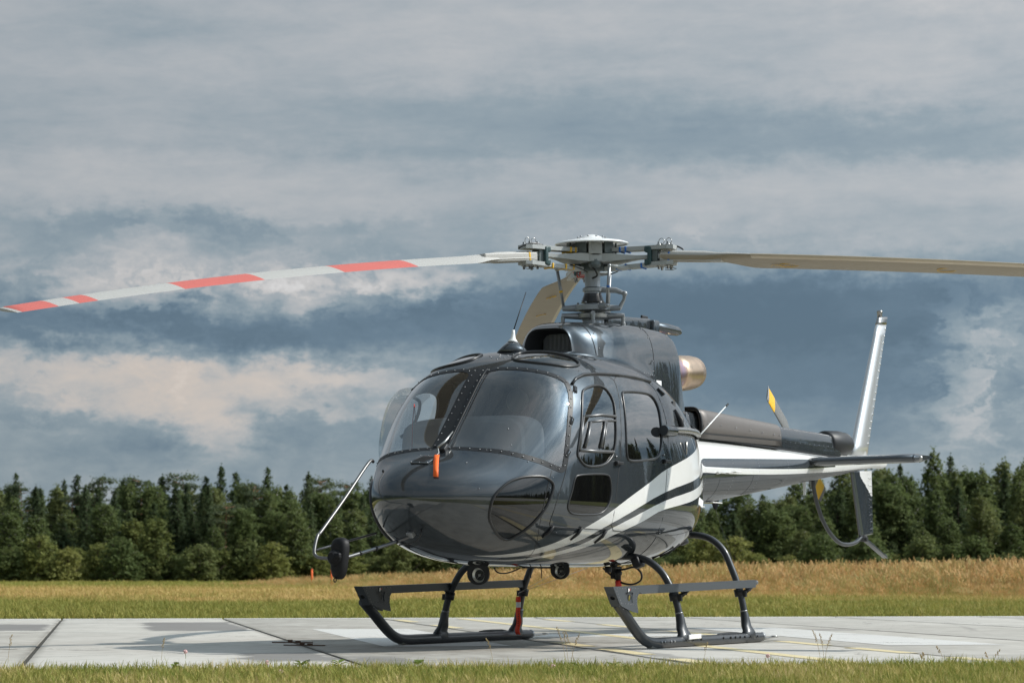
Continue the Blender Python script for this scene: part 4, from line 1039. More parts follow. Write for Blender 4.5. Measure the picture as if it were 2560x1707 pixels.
def seat(y):
    e = MB().box((1.10, y, 1.04), (.50, .46, .13), None, 0, .05)
    e.box((.84, y, 1.38), (.12, .45, .66), Matrix.Rotation(R(-10), 3, 'Y'), 0, .05).box((.76, y, 1.83), (.09, .26, .20), None, 0, .04)
    e.box((1.08, y, .93), (.4, .36, .12)); return e.build('seat', 'seat_cloth', cab)
for y in (-.38, .38): seat(y)
MB().box((.32, 0, 1.03), (.48, 1.35, .14), None, 0, .05).box((.12, 0, 1.45), (.12, 1.35, .75), Matrix.Rotation(R(-8), 3, 'Y'), 0, .05).build('rear_bench', 'seat_cloth', cab)
# roof liner, with its cut-outs left open under the roof windows
hl = MB()
for y0, y1 in ((-.62, -.60), (-.14, .14), (.60, .62)):
    pass
hl.box((.66, 0, 2.17), (1.2, 1.1, .03), None, 0, .01).box((1.50, 0, 2.16), (.46, .22, .03), None, 0, .01).build('roof_liner', 'interior', cab)
# overhead items: headsets and a fire bottle glimpsed through the left pane
hs = MB()
for y in (.20, .52):
    hs.tube([(1.15, y + .09 * math.cos(a), 2.02 + .10 * math.sin(a)) for a in np.linspace(0, math.pi, 10)], .012, 6).lathe((1.15, y - .10, 2.0), [(0, .045), (.05, .05)], 14, (0, 1, 0)).lathe((1.15, y + .06, 2.0), [(0, .05), (.05, .045)], 14, (0, 1, 0))
hs.build('headset', 'headset', cab)
MB().tube([(1.66, .08, 2.03), (1.68, .18, 1.98), (1.68, .18, 1.92)], .007, 6).build('compass_bracket', 'interior', cab)
MB().lathe((1.64, .16, 1.90), [(0, .085), (.03, .095), (.05, .08)], 24, (1, 0, 0)).build('fan', 'headset', cab)
MB().tube([(2.25, -.44, 1.50), (2.21, -.46, 1.70), (2.20, -.45, 1.86), (2.23, -.42, 1.72)], .004, 6).build('slip_string', 'red', cab)
# pilot's grab handle on the right door post
MB().tube(smooth_path([(2.05, -.66, 1.62), (2.00, -.60, 1.68), (1.92, -.58, 1.80), (1.86, -.60, 1.90), (1.85, -.66, 1.94)], 5), .013, 8).build('grab_handle', 'interior', cab)

# ---- engine cowling
CW = [(.84, .165, 2.500, 6.0), (.838, .185, 2.518, 5.4), (.828, .215, 2.540, 4.8), (.80, .262, 2.564, 4.2), (.755, .305, 2.584, 3.8), (.69, .348, 2.600, 3.6), (.58, .392, 2.616, 3.7), (.40, .428, 2.628, 4.0), (.1, .440, 2.648, 4.5), (-.25, .436, 2.662, 4.8), (-.60, .412, 2.670, 4.8), (-.85, .385, 2.670, 4.6), (-.98, .362, 2.660, 4.4), (-1.05, .342, 2.62, 4.0), (-1.11, .322, 2.54, 3.4), (-1.19, .296, 2.40, 2.9), (-1.29, .265, 2.22, 2.5), (-1.38, .232, 2.07, 2.3)]
cxs = [-r[0] for r in CW]; CQ = np.linspace(cxs[0], cxs[-1], 400)
CT = [gsm(pchip_tab(cxs, [r[k] for r in CW], CQ), 0, 5) for k in (1, 2, 3)]
ZC = 1.95
def CS(u, phi):
    f = (u - CQ[0]) / (CQ[-1] - CQ[0]) * 399; f = min(max(f, 0), 399); i = min(int(f), 398); t_ = f - i
    w, zt, n = (a[i] * (1 - t_) + a[i + 1] * t_ for a in CT); sn, cs = math.sin(phi), math.cos(phi)
    r = ((abs(sn) / w) ** n + (abs(cs) / (zt - ZC)) ** n) ** (-1 / n)
    fl = .10 * math.exp(-((max(0, ZC + r * cs - 2.22)) / .05) ** 1.2) if ZC + r * cs > 2.2 else .10      # flared foot on the roof
    fl *= max(0.0, min(1.0, (-u + .3) / .6)) if u > -.35 else 1.0
    return Vector((-u, r * sn * (1 + fl), ZC + r * cs))
def CN(u, phi):
    e = 3e-3; uu = min(max(u, CQ[0] + e), CQ[-1] - e)
    n = (CS(uu, phi + e) - CS(uu, phi - e)).cross(CS(uu + e, phi) - CS(uu - e, phi)); n.normalize()
    return n if n.dot(CS(uu, phi) - Vector((-uu if -uu < .4 else .4, 0, 2.0))) > 0 else -n
cs_ = Sheet(list(np.concatenate([np.linspace(CQ[0], CQ[0] + .2, 16), np.linspace(CQ[0] + .2, CQ[-1], 50)[1:]])), list(np.linspace(-1.9, 1.9, 90)))
cowl = skin('engine_cowling', [(f, 0) for f in cs_.bm.faces], ['grey_paint'], CS, CN, heli)
# intake scoop: rounded lip, sloping duct, fine vertical louvres at the back of it
lip = [CS(CQ[0], a) for a in np.linspace(-1.35, 1.35, 40)]
dk = MB(); ring = [(p, p + Vector((.006, 0, -.0))) for p in lip]
inn = [Vector((.80, p.y * .93, 2.10 + (p.z - 2.10) * .965)) for p in lip]; dee = [Vector((.66, p.y * .72, 2.10 + (p.z - 2.10) * .93)) for p in lip]
n_ = len(lip); dk.add(lip + [Vector((.836, a.y * .965, 2.1 + (a.z - 2.1) * .985)) for a in lip] + inn, [(j * n_ + i, j * n_ + i + 1, (j + 1) * n_ + i + 1, (j + 1) * n_ + i) for j in range(2) for i in range(n_ - 1)], 0, True)
dk.build('scoop_lip', 'grey_paint', cowl)
MB().add(inn + dee, [(i, i + 1, n_ + i + 1, n_ + i) for i in range(n_ - 1)], 0, True).build('scoop_duct', 'grey_paint', cowl)
gb = MB().add([(.64, -.24, 2.2), (.64, .24, 2.2), (.64, .24, 2.56), (.64, -.24, 2.56)], [(0, 1, 2, 3)]).build('intake_grille', 'duct_black', cowl)
sm_ = MB().box((.655, 0, 2.38), (.012, .0035, .34)).mesh('louvre', 'hub_steel')
for k in range(22): o = link('louvre', sm_, gb); o.location = (0, -.125 + .012 * k, 0)
# panel lines with screws on the cowling
def cline(name, pts_, r=.0035): return MB().tube([CS(-x, p) + CN(-x, p) * .0005 for x, p in pts_], r, 6).build(name, 'seam', cowl)
for sg in (1, -1):
    cline('panel_line', [(.66 - .0 * t_, sg * (.02 + 1.20 * t_)) for t_ in np.linspace(0, 1, 24)])
    cline('panel_line', [(-.28, sg * (.40 + .62 * t_)) for t_ in np.linspace(0, 1, 14)], .0025)
    cline('panel_line', [(.64 - .92 * t_, sg * (1.00 + .04 * t_)) for t_ in np.linspace(0, 1, 20)], .0025)
    for t_ in np.linspace(0, 1, 20):
        for d in (-.03, .03): p = (-(.62 - .88 * t_), sg * (1.00 + .04 * t_ + d)); dome(CS(*p) + CN(*p) * .002, .0045)
    for t_ in np.linspace(0, 1, 5): p = (.25, sg * (.45 + .5 * t_)); dome(CS(*p) + CN(*p) * .002, .006)
    for t_ in np.linspace(0, 1, 4): p = (-.62, sg * (.5 + .55 * t_)); dome(CS(*p) + CN(*p) * .002, .006)
p = (.37, 1.10); MB().box(CS(*p) + CN(*p) * .002, (.10, .004, .045), None, 0).build('placard', 'placard', cowl)
# particle separator trunk along the cowling top, with its outlet pod
rl = MB()
rl.box((-.55, .03, 2.715), (.86, .11, .10), Matrix.Rotation(R(3.5), 3, 'Y'), 0, .02).box((-1.03, .06, 2.70), (.12, .12, .16), None, 0, .02)
rl = rl.build('intake_trunk', 'grey_paint', cowl)
MB().lathe((-1.08, .06, 2.735), [(0, .02), (.02, .042), (.22, .048), (.30, .046), (.40, .040), (.45, .024), (.46, .005)], 20, (-1, .12, -.03)).build('outlet_pod', 'grey_paint', cowl)
MB().box((-1.02, .0, 2.80), (.12, .02, .05), None, 0, .008).build('tab', 'black_satin', cowl)
# exhaust
MB().lathe((-1.12, .02, 2.30), [(0, .19), (.15, .185), (.30, .172), (.42, .155), (.50, .148)], 40, (-1, 0, .12), caps=False).build('exhaust_cone', 'exhaust_heat', heli)
MB().lathe((-1.56, .02, 2.353), [(0, .152), (.02, .165), (.10, .164), (.34, .157), (.44, .146), (.445, .138), (.30, .140)], 40, (-1, 0, .10), caps=False).build('exhaust_pipe', 'exhaust_gold', heli)
# whip aerial on its roof cone
ae = empty('whip_aerial'); ae.parent = heli
MB().lathe((1.44, .0, 2.315), [(-.02, .13), (.03, .085), (.065, .045)], 28).build('cone', 'grey_paint', ae)
MB().lathe((1.44, .0, 2.378), [(0, .044), (.012, .036), (.035, .020), (.075, .013), (.10, .011)], 20, (-.12, 0, 1)).build('foot', 'cap_white', ae)
MB().tube([(1.43, 0, 2.47), (1.32, 0, 2.64), (1.215, 0, 2.80)], [.0048, .004, .003], 6).build('rod', 'black_satin', ae)

# ---- tail boom
def bz(x): t_ = -1.3 - x; top = 1.786 + .0095 * t_; bot = 1.112 + .1095 * t_; return top, min(bot, top - .12)
def BS(u, phi):
    x = -u; top, bot = bz(x); r = (top - bot) / 2; k = 1.0
    if x < -7.05: k = math.sqrt(max(0.0, 1 - ((-7.05 - x) / .27) ** 2))
    return Vector((x, r * k * math.sin(phi) * .98, (top + bot) / 2 + r * k * math.cos(phi)))
def BN(u, phi): return Vector((.05, math.sin(phi), math.cos(phi))).normalized()
lin3 = lambda a, b: [(1.5, a), (4.45, b), (5.6, b)]
bs = Sheet(list(np.linspace(1.15, 7.05, 60)) + list(np.linspace(7.1, 7.318, 8)), list(np.linspace(-math.pi, math.pi, 73)))
B1 = [(1.62, 1.17), (4.6, 1.15), (5.4, 1.2), (5.4, 1.73), (4.6, 1.70), (1.62, 1.41), (1.57, 1.37), (1.55, 1.29), (1.57, 1.21)]
B2 = [(1.15, 1.58), (1.62, 1.575), (4.6, 1.97), (6.3, 2.3), (6.8, 2.7), (6.9, 3.3), (1.15, 3.3)]
B3 = [(1.15, -.01), (6.2, -.01), (6.2, .40), (1.15, .27)]
B4 = [(1.15, 1.27), (1.5, 1.30), (1.5, 1.41), (1.15, 1.40)]
for b in (B1, B2, B3, B4): bs.cut(b); bs.cut(mirror(b))
boom = skin('tail_boom', regions(bs, lambda p: ('b', 1 if any(pip((p[0], abs(p[1])), b) for b in (B1, B2, B3, B4)) else 0))['b'], ['white_paint', 'boom_grey'], BS, BN, heli)
def bline(x0, x1, p0, p1, n=20): return [BS(-(x0 + (x1 - x0) * t_), p0 + (p1 - p0) * t_) for t_ in np.linspace(0, 1, n)]
for x in (-1.62, -2.35, -3.05, -3.9, -4.7):
    for sg in (1,):
        for a in np.arange(.34, 2.9, .07 if x > -2 else .11): dome(BS(-x, a) + BN(0, a) * .001, .0034)
for i in range(46): dome(BS(1.6 + .1 * i, .30) + BN(0, .3) * .001, .0034)
# joint collar between cabin and boom
MB().tube([S(sx(-1.24), a) for a in np.linspace(-math.pi, math.pi, 49)[:-1]], .010, 8, 0, True).build('joint_collar', 'white_paint', boom)
for a in np.linspace(.5, 2.6, 22): dome(S(sx(-1.2), a) + SN(sx(-1.2), a) * .003, .006)
MB().box((-1.16, .395, 1.26), (.012, .012, .09), None, 0, .002).build('placard', 'red', boom)
# drive shaft cover on top of the boom
def cover(name, x0, x1, hw, h0, h1, mt, zoff=0.0, par=boom, n=14, open_front=False):
    mb = MB(); vs = []; xs = np.linspace(x0, x1, 12)
    for x in xs:
        top = bz(x)[0] - .045 + zoff; h = h0 + (h1 - h0) * (x - x0) / (x1 - x0) + .045
        for k in range(n + 1):
            a = math.pi * k / n; cy, cz = math.cos(a), math.sin(a)
            vs.append((x, hw * math.copysign(abs(cy) ** .45, cy), top + h * abs(cz) ** .55))
    N = n + 1; fs = [(i * N + j, i * N + j + 1, (i + 1) * N + j + 1, (i + 1) * N + j) for i in range(len(xs) - 1) for j in range(n)]
    if not open_front: fs += [tuple(range(N))]
    fs += [tuple((len(xs) - 1) * N + j for j in range(N))[::-1]]
    mb.add(vs, [f[::-1] for f in fs], 0, True); return mb.build(name, mt, par, 50)
cv = cover('drive_shaft_cover', -1.05, -5.62, .105, .255, .185, 'grey_paint')
MB().box((-3.4, .135, 1.792), (4.4, .012, .018), Matrix.Rotation(R(-.5), 3, 'Y')).build('cover_edge', 'black_satin', cv)
for i in range(30): dome(Vector((-1.6 - .13 * i, .112, 1.845 + .0012 * i)), .005)
hsd = cover('heat_shield', -1.92, -3.86, .150, .235, .178, 'shield_brown', .045, boom, 16, True)
md = hsd.modifiers.new('thickness', 'SOLIDIFY'); md.thickness = .022; md.offset = -1
MB().tube([(-1.915, .150 * math.copysign(abs(math.cos(a)) ** .45, math.cos(a)), bz(-1.9)[0] + .277 * abs(math.sin(a)) ** .55 - .0) for a in np.linspace(0.02, math.pi - .02, 26)], .013, 8).build('rim', 'rubber', hsd)
MB().box((-2.88, .145, 1.852), (1.95, .014, .016), Matrix.Rotation(R(.9), 3, 'Y')).build('foot_rail', 'duct_black', hsd)
for x in (-2.05, -2.35, -2.7, -3.05, -3.35, -3.65, -3.8): dome((x, .158, 1.935 + .012 * (x + 2)), .008)
gb_ = MB(); gb_.lathe((-5.42, 0, 1.925), [(0, .10), (.02, .125), (.35, .135), (.55, .125), (.72, .07), (.76, .03)], 24, (-1, 0, .02)); gb_.build('gearbox_fairing', 'black_satin', boom)
MB().tube([(-1.86, .325, 1.478), (-2.45, .305, 1.505)], .008, 8).tube([(-1.90, .29, 1.47), (-1.90, .33, 1.482)], .014, 8).tube([(-2.15, .285, 1.48), (-2.15, .32, 1.492)], .011, 8).build('grab_strip', 'white_paint', boom)
for x in (-2.0, -2.9): MB().tube([BS(-x, a) + BN(0, a) * -.0008 for a in np.linspace(1.75, 2.7, 14)], .003, 5).build('panel_line', 'seam', boom)
MB().box((-4.05, .08, 1.845), (.09, .006, .018), Matrix.Rotation(R(30), 3, 'Z')).build('step_mark', 'seam', boom)
# small fins and aerials below the boom
for x in (-1.75, -2.15): MB().box((x, .12, bz(x)[1] + .012), (.22, .16, .010)).build('blade_aerial', 'white_paint', boom)
a_ = MB().add([(-2.48, .02, bz(-2.48)[1] + .03), (-2.62, .02, bz(-2.62)[1] + .03), (-2.58, .01, 1.17), (-2.55, .01, 1.17), (-2.48, -.02, bz(-2.48)[1] + .03), (-2.62, -.02, bz(-2.62)[1] + .03), (-2.58, -.01, 1.17), (-2.55, -.01, 1.17)], [(0, 1, 2, 3), (7, 6, 5, 4), (0, 3, 7, 4), (1, 5, 6, 2), (3, 2, 6, 7), (0, 4, 5, 1)], 0, False).build('wire_aerial', 'white_paint', boom)
MB().tube([(-2.565, 0, 1.17), (-2.75, 0, .95), (-2.95, 0, .72)], .0022, 5).build('rod', 'black_satin', a_)
MB().box((-4.85, 0, 1.45), (.03, .02, .16)).build('drain_mast', 'white_paint', boom)
MB().tube([(-1.42, .32, 1.76), (-2.05, .34, 2.09)], [.007, .005], 8).tube([(-2.03, .339, 2.078), (-2.08, .341, 2.105)], .0085, 8, 1).lathe((-1.40, .318, 1.745), [(0, .022), (.03, .018)], 12, (-.8, 0, .5), 0).build('side_aerial', ['cap_white', 'black_satin'], boom)
# ---- wings: lofted aerofoils
def airfoil(n=14):
    xs = .5 * (1 - np.cos(np.linspace(0, math.pi, n))); th = lambda x: 5 * (.2969 * math.sqrt(x) - .126 * x - .3516 * x * x + .2843 * x ** 3 - .1036 * x ** 4)
    return [(x, th(x)) for x in xs[::-1]] + [(x, -th(x)) for x in xs[1:-1]]
def wing(mb, secs, mi=lambda i, j, up: 0, caps=(True, True), n=14):
    """secs: (leading edge point, chord vector, thickness vector)"""
    af = airfoil(n); N = len(af); k = len(mb.v)
    for le, cd, tv in secs:
        for (x, y) in af: mb.v.append(tuple(Vector(le) + Vector(cd) * x + Vector(tv) * y))
    for i in range(len(secs) - 1):
        for j in range(N):
            mb.f.append([k + i * N + j, k + i * N + (j + 1) % N, k + (i + 1) * N + (j + 1) % N, k + (i + 1) * N + j]); mb.m.append(mi(i, af[j][0], j < n - 1)); mb.sm.append(True)
    if caps[0]: mb.f.append([k + j for j in range(N)][::-1]); mb.m.append(mi(0, .5, True)); mb.sm.append(False)
    if caps[1]: mb.f.append([k + (len(secs) - 1) * N + j for j in range(N)]); mb.m.append(mi(len(secs) - 2, .5, True)); mb.sm.append(False)
    return mb
for sg in (1, -1):
    st_ = wing(MB(), [((-4.56, sg * y, 1.69 + .012 * y), (-.50 + .0 * y, 0, .012), (0, 0, .088)) for y in np.linspace(.10, 1.235, 8)]).build('stabilizer', 'boom_grey', heli)
    nl = wing(MB(), [((-4.56 - .10 * k, sg * (1.235 + .03 * k), 1.705), (-.50 + .02 * k, 0, .012 + .02 * k), (0, 0, .088 * (1 - .45 * k))) for k in (0, .5, 1.0)]).build('tip_fairing', 'boom_grey', st_)
    MB().ball((-4.72, sg * 1.262, 1.708), .028, 0, 2).build('navigation_light', 'bright_metal', st_)
    MB().tube([(-4.55 - .52 * a, sg * (.235 - .07 * a), 1.69 + .045 * math.sin(math.pi * a)) for a in np.linspace(0, 1, 10)], .009, 6).build('root_seal', 'rubber', st_)
# upper fin with ribbed trailing edge
uf = wing(MB(), [((-6.20 - .90 * t_, 0, 1.80 + 1.51 * t_), (-.52 + .20 * t_, 0, .03), (0, .115 - .045 * t_, 0)) for t_ in np.linspace(0, 1, 12)]).build('upper_fin', 'fin_silver', heli)
for k in range(17):
    t_ = .10 + .86 * k / 16; x1, z1 = -6.20 - .90 * t_ - .52 + .20 * t_, 1.80 + 1.51 * t_ + .03
    ch_, tk_ = .52 - .20 * t_, .115 - .045 * t_
    for sg in (1, -1): MB().tube([(x1 + ch_ * f_, sg * tk_ * g_, z1) for f_, g_ in ((.30, .312), (.22, .25), (.12, .150), (.02, .035))], [.004, .0085, .0085, .004], 6).build('rib', 'fin_silver', uf)
wing(MB(), [((-7.10 - .05 * t_, 0, 3.31 + .085 * t_), (-.33 + .02 * t_, 0, .03), (0, .080 - .02 * t_, 0)) for t_ in np.linspace(0, 1, 4)]).build('fin_cap', 'bright_metal', uf)
MB().lathe((-7.20, 0, 3.395), [(0, .027), (.05, .027), (.055, .032), (.072, .032), (.08, .018)], 16).build('beacon', 'bright_metal', uf)
lf = MB(); secs = [((-6.20 - .24 * t_, 0, 1.66 - .68 * t_), (-.66 + .22 * t_, 0, .03), (0, .07 - .015 * t_, 0)) for t_ in np.linspace(0, 1, 61)]
wing(lf, secs, lambda i, x, up: 1 if x > .30 + 2.2 * max(0, i / 60 - .06) ** 1.15 and i < 24 else 0, n=40)
lfin = lf.build('lower_fin', ['boom_grey', 'white_paint'], heli)
for k in range(8):
    t_ = .12 + .80 * k / 7; x1, z1 = -6.20 - .24 * t_ - .66 + .22 * t_, 1.69 - .68 * t_
    ch_, tk_ = .66 - .22 * t_, .07 - .015 * t_
    for sg in (1, -1): MB().tube([(x1 + ch_ * f_, sg * tk_ * g_, z1) for f_, g_ in ((.28, .30), (.20, .235), (.12, .150), (.02, .035))], [.004, .0075, .0075, .004], 6).build('rib', 'boom_grey' if k > 2 else 'white_paint', lfin)
for k in range(18): t_ = .05 + .92 * k / 17; dome(Vector((-6.20 - .24 * t_ - .47 + .16 * t_, .026 - .004 * t_, 1.66 - .68 * t_ + .02)), .004)
# tail guard tube and skid shoe
tg = MB().tube(smooth_path([(-5.09, 0, 1.53), (-5.12, 0, 1.42), (-5.26, 0, 1.215), (-5.42, 0, 1.08), (-5.61, 0, .975), (-5.82, 0, .905), (-6.02, 0, .885), (-6.22, 0, .895), (-6.38, 0, .925), (-6.53, 0, .985)], 4), .021, 10).build('tail_guard', 'gear_paint', heli)
MB().box((-6.56, 0, .975), (.09, .05, .08), Matrix.Rotation(R(-25), 3, 'Y'), 0, .01).lathe((-6.57, -.045, .955), [(0, .03), (.09, .03)], 14, (0, 1, 0)).build('clamp', 'black_satin', tg)
MB().box((-6.93, 0, .855), (.70, .06, .018), Matrix.Rotation(R(-16.0), 3, 'Y'), 0, .004).ball((-7.26, 0, .775), .022, 0, 1).build('shoe', 'boom_grey', tg)
# tail rotor on the right side
trt = empty('tail_rotor', (-5.68, -.40, 1.925)); trt.parent = heli
MB().lathe((0, .30, 0), [(0, .05), (.12, .05), (.2, .035), (.33, .03), (.36, .0)], 18, (0, -1, 0)).build('shaft', 'hub_steel', trt)
MB().box((0, 0, 0), (.18, .06, .10), Matrix.Rotation(R(-31.3), 3, 'Y'), 0, .02).build('hub', 'hub_steel', trt)
d = Vector((.853, 0, .522)); pe = Vector((-.522, 0, .853))
for sg in (1, -1):
    b_ = wing(MB(), [(d * sg * r - pe * sg * .075 * min(1, .4 + (r - .1) * 3), pe * sg * .185 * min(1, .4 + (r - .1) * 3) + Vector((0, -.03, 0)), (0, .03 - .014 * r, 0)) for r in (.08, .2, .3, .5, .70, .88)] + [(d * sg * .93 - pe * sg * .070, pe * sg * .178 + Vector((0, -.02, 0)), (0, .014, 0))], lambda i, x, up: 1 if i >= 4 and i < 5 else 0).build('blade', ['tail_blade_grey', 'yellow'], trt)

# ---- mast and rotor head
def ax_pt(z): return Vector((.035 * (z - 2.66), 0, z))
MX = Vector((.035, 0, 1)).normalized()
mast = MB().lathe(ax_pt(2.60), [(0, .10), (.10, .09), (.12, .075), (.32, .072), (.34, .062), (.44, .066), (.50, .062), (.54, .075), (.58, .078)], 32, MX).build('mast', 'mast_grey', heli, 40)
bt = []
for k in range(6): bt += [(.012 + .018 * k, .104 - .007 * k), (.020 + .018 * k, .090 - .006 * k)]
MB().lathe(ax_pt(2.825), bt + [(.125, .078), (.14, .074)], 32, MX).build('rubber_boot', 'rubber', mast)
la = lambda az: R(az - 242)                                # compass angle of the picture -> angle round the mast
def rad(az, r, z): a = la(az); return ax_pt(z) + Vector((math.cos(a) * r, math.sin(a) * r, 0))
BLADES = [217, 337, 97]; LINKS = [177, 297, 57]
sp_ = MB().lathe(ax_pt(2.762), [(0, .11), (.01, .15), (.05, .15), (.06, .13)], 36, MX)
for az in LINKS: sp_.tube([rad(az, .10, 2.792), rad(az, .255, 2.788)], [.034, .022], 10)
sp_.tube([rad(350, .10, 2.79), rad(350, .235, 2.787)], [.030, .022], 10)
sp_ = sp_.build('swashplate', 'mast_grey', heli, 40)
lo = MB().lathe(ax_pt(2.695), [(0, .10), (.012, .13), (.045, .135), (.055, .11)], 36, MX)
for az in (185, 350, 268):
    lo.tube([rad(az, .08, 2.722), rad(az, .265, 2.722)], [.032, .020], 10); lo.lathe(rad(az, .255, 2.715), [(0, .018), (-.05, .016), (-.055, .022), (-.12, .02)], 12)
lo.build('fixed_plate', 'hub_steel', sp_, 40)
for az in LINKS + [240, 300, 0, 30]: MB().lathe(rad(az, .125, 2.82), [(0, .010), (.016, .010)], 6).build('bolt', 'rivet_metal', sp_)
for i, az in enumerate(LINKS):
    a, b = rad(az, .245, 2.79), rad(az, .295, 3.115); pl = MB().tube([a, b], .0135, 10); pl.ball(a, .020, 0, 2).ball(b, .017, 0, 2)
    pl = pl.build('pitch_link', 'hub_steel', heli)
    MB().tube([a.lerp(b, .40 + .05 * i), a.lerp(b, .46 + .05 * i)], .0155, 10).build('tape', ('yellow', 'tape_blue', 'red')[i], pl)
sc = MB().tube([rad(345, .05, 2.945), rad(345, .20, 2.935), rad(345, .275, 2.905)], [.026, .024, .016], 8).tube([rad(345, .275, 2.905), rad(350, .265, 2.86), rad(350, .225, 2.785)], [.018, .014, .020], 8)
sc.ball(rad(345, .275, 2.905), .024, 0, 2).lathe(ax_pt(2.93), [(0, .085), (.028, .085)], 24, MX).build('scissor_link', 'mast_grey', heli, 40)
# star: three flat arms
star = MB()
star.lathe(ax_pt(3.165), [(0, .12), (.005, .20), (.055, .20), (.06, .12)], 36, MX)
for az in BLADES:
    a = la(az); u = Vector((math.cos(a), math.sin(a), 0)); w = Vector((-u.y, u.x, 0)); vs = []; rs = [(.12, .145, .034), (.22, .12, .032), (.32, .075, .022), (.42, .045, .014), (.56, .035, .014), (.62, .040, .02)]
    for (r, hw, hh) in rs: c_ = ax_pt(3.195) + u * r; vs += [c_ - w * hw - MX * hh, c_ + w * hw - MX * hh, c_ + w * hw + MX * hh, c_ - w * hw + MX * hh]
    star.add(vs, [(4 * i + j, 4 * i + (j + 1) % 4, 4 * i + 4 + (j + 1) % 4, 4 * i + 4 + j) for i in range(len(rs) - 1) for j in range(4)], 0, True)
star = star.build('rotor_star', 'hub_grey', heli, 40)
core = MB().lathe(ax_pt(3.10), [(0, .075), (.01, .095), (.07, .095), (.075, .12), (.12, .13), (.20, .11), (.23, .14)], 30, MX).build('hub_core', 'hub_dark', star, 40)
for az in (157, 277, 37):
    a = la(az); rot = Matrix.Rotation(a, 3, 'Z'); p = rad(az, .155, 3.282)
    MB().box(p, (.09, .115, .115), rot, 0, .008).lathe(p + rot @ Vector((.045, 0, .005)), [(0, .034), (.006, .034), (.007, .01), (.009, .01)], 20, rot @ Vector((1, 0, 0))).build('damper_box', 'hub_grey', star, 40)
    MB().lathe(rad(az, .15, 3.185), [(0, .05), (-.05, .055), (-.07, .04)], 18, MX).build('bearing', 'hub_dark', star, 40)
for az in BLADES:
    for d in (-24, 24): MB().box(rad(az + d, .20, 3.285), (.012, .10, .10), Matrix.Rotation(la(az + d), 3, 'Z'), 0, .003).build('plate', 'hub_dark', star)
cap = MB().lathe(ax_pt(3.325), [(-.004, .300), (.004, .312), (.011, .308), (.024, .27), (.036, .20), (.046, .13), (.050, .095), (.064, .082), (.078, .05), (.086, .02)], 56, MX, caps=False).build('hub_cap', 'cap_white', star, 50)
md = cap.modifiers.new('thickness', 'SOLIDIFY'); md.thickness = .006
for k in range(10): MB().lathe(rad(36 * k, .115, 3.381), [(0, .009), (.010, .009)], 6).build('bolt', 'rivet_metal', cap)
# blade sleeves, green elastomer blocks, clamps
for i, az in enumerate(BLADES):
    a = la(az); rot = Matrix.Rotation(a, 3, 'Z'); u = rot @ Vector((1, 0, 0)); w = rot @ Vector((0, 1, 0)); tp = ('yellow', 'tape_blue', 'red')[i]
    dz = (-.012, .006, .012)[i]
    def at(r, y, z): return ax_pt(3.195) + u * r + w * y + Vector((0, 0, z + dz * r / .7))
    def plate(z0, z1, hh, nm):
        mb = MB(); rs = [(.13, .05), (.20, .060), (.30, .052), (.48, .054), (.56, .070), (.69, .078), (.74, .055)]; vs = []
        for r, hw in rs:
            z = z0 + (z1 - z0) * (r - .13) / .7; vs += [at(r, -hw, z - hh), at(r, hw, z - hh), at(r, hw, z + hh), at(r, -hw, z + hh)]
        mb.add(vs, [(4 * k + j, 4 * k + (j + 1) % 4, 4 * k + 4 + (j + 1) % 4, 4 * k + 4 + j) for k in range(len(rs) - 1) for j in range(4)] + [(3, 2, 1, 0), tuple(4 * (len(rs) - 1) + j for j in range(4))], 0, False)
        return mb.build(nm, 'hub_grey', heli)
    us_ = plate(.072, .064, .017, 'upper_sleeve'); ls_ = plate(-.085, -.062, .016, 'lower_sleeve')
    MB().box(at(.535, 0, 0), (.035, .15, .15), rot, 0, .012).box(at(.515, 0, .055), (.05, .14, .05), rot, 0, .01).box(at(.515, 0, -.055), (.05, .14, .05), rot, 0, .01).build('elastomer_block', 'hub_green', us_)
    hz_ = rad(az - 40, .295, 3.115); MB().tube([hz_, (hz_ + at(.33, -.05, -.09)) * .5, at(.36, -.03, -.088)], [.014, .017, .018], 8).build('pitch_horn', 'hub_grey', ls_)
    MB().box(at(.575, 0, 0), (.05, .10, .11), rot, 0, .006).build('adapter', 'hub_dark', us_)
    for r in (.22, .27): MB().box(at(r + .05 * (i % 2), 0, .066), (.014, .125, .046), rot, 0, .003).build('tape', tp, us_)
    for r in (.24, .32, .46): MB().box(at(r, 0, -.078), (.014, .122, .043), rot, 0, .003).build('tape', tp, ls_)
    for r in (.61, .69):
        for y in (-.04, .04):
            MB().lathe(at(r, y, .080), [(0, .020), (.012, .020), (.013, .011), (.032, .011)], 8).build('bolt', 'bright_metal', us_)
            MB().lathe(at(r, y, -.080), [(0, .018), (-.014, .018), (-.016, .012), (-.036, .010)], 8).build('bolt', 'bright_metal', ls_)
    for r in (.62, .685):
        MB().tube([at(r + .024 * math.cos(q), .0, .120 + .026 * math.sin(q)) for q in np.linspace(0, 6.283, 19)[:-1]], .0032, 5, closed=True).build('pin_ring', 'bright_metal', us_)
    MB().tube(smooth_path([at(.56, .05, .086), at(.66, .055, .094), at(.74, .05, .078), at(.80, .03, .045)], 4), .007, 6).build('bonding_strap', 'rubber', us_)
    MB().tube([at(.64, .03, -.113), at(.71, .03, -.120), at(.74, .03, -.110), at(.71, .035, -.102), at(.64, .03, -.098)], .0035, 5).build('safety_pin', 'bright_metal', ls_)
    MB().tube([at(.28, .06, -.06), at(.18, .10, -.10), at(.12, .09, -.12)], .005, 5).build('wire', 'rubber', ls_)
MB().tube(smooth_path([rad(262, .10, 3.12), rad(275, .15, 3.10), rad(285, .14, 3.05), rad(268, .10, 3.03)], 5), .008, 6).build('wire_loop', 'rubber', star)
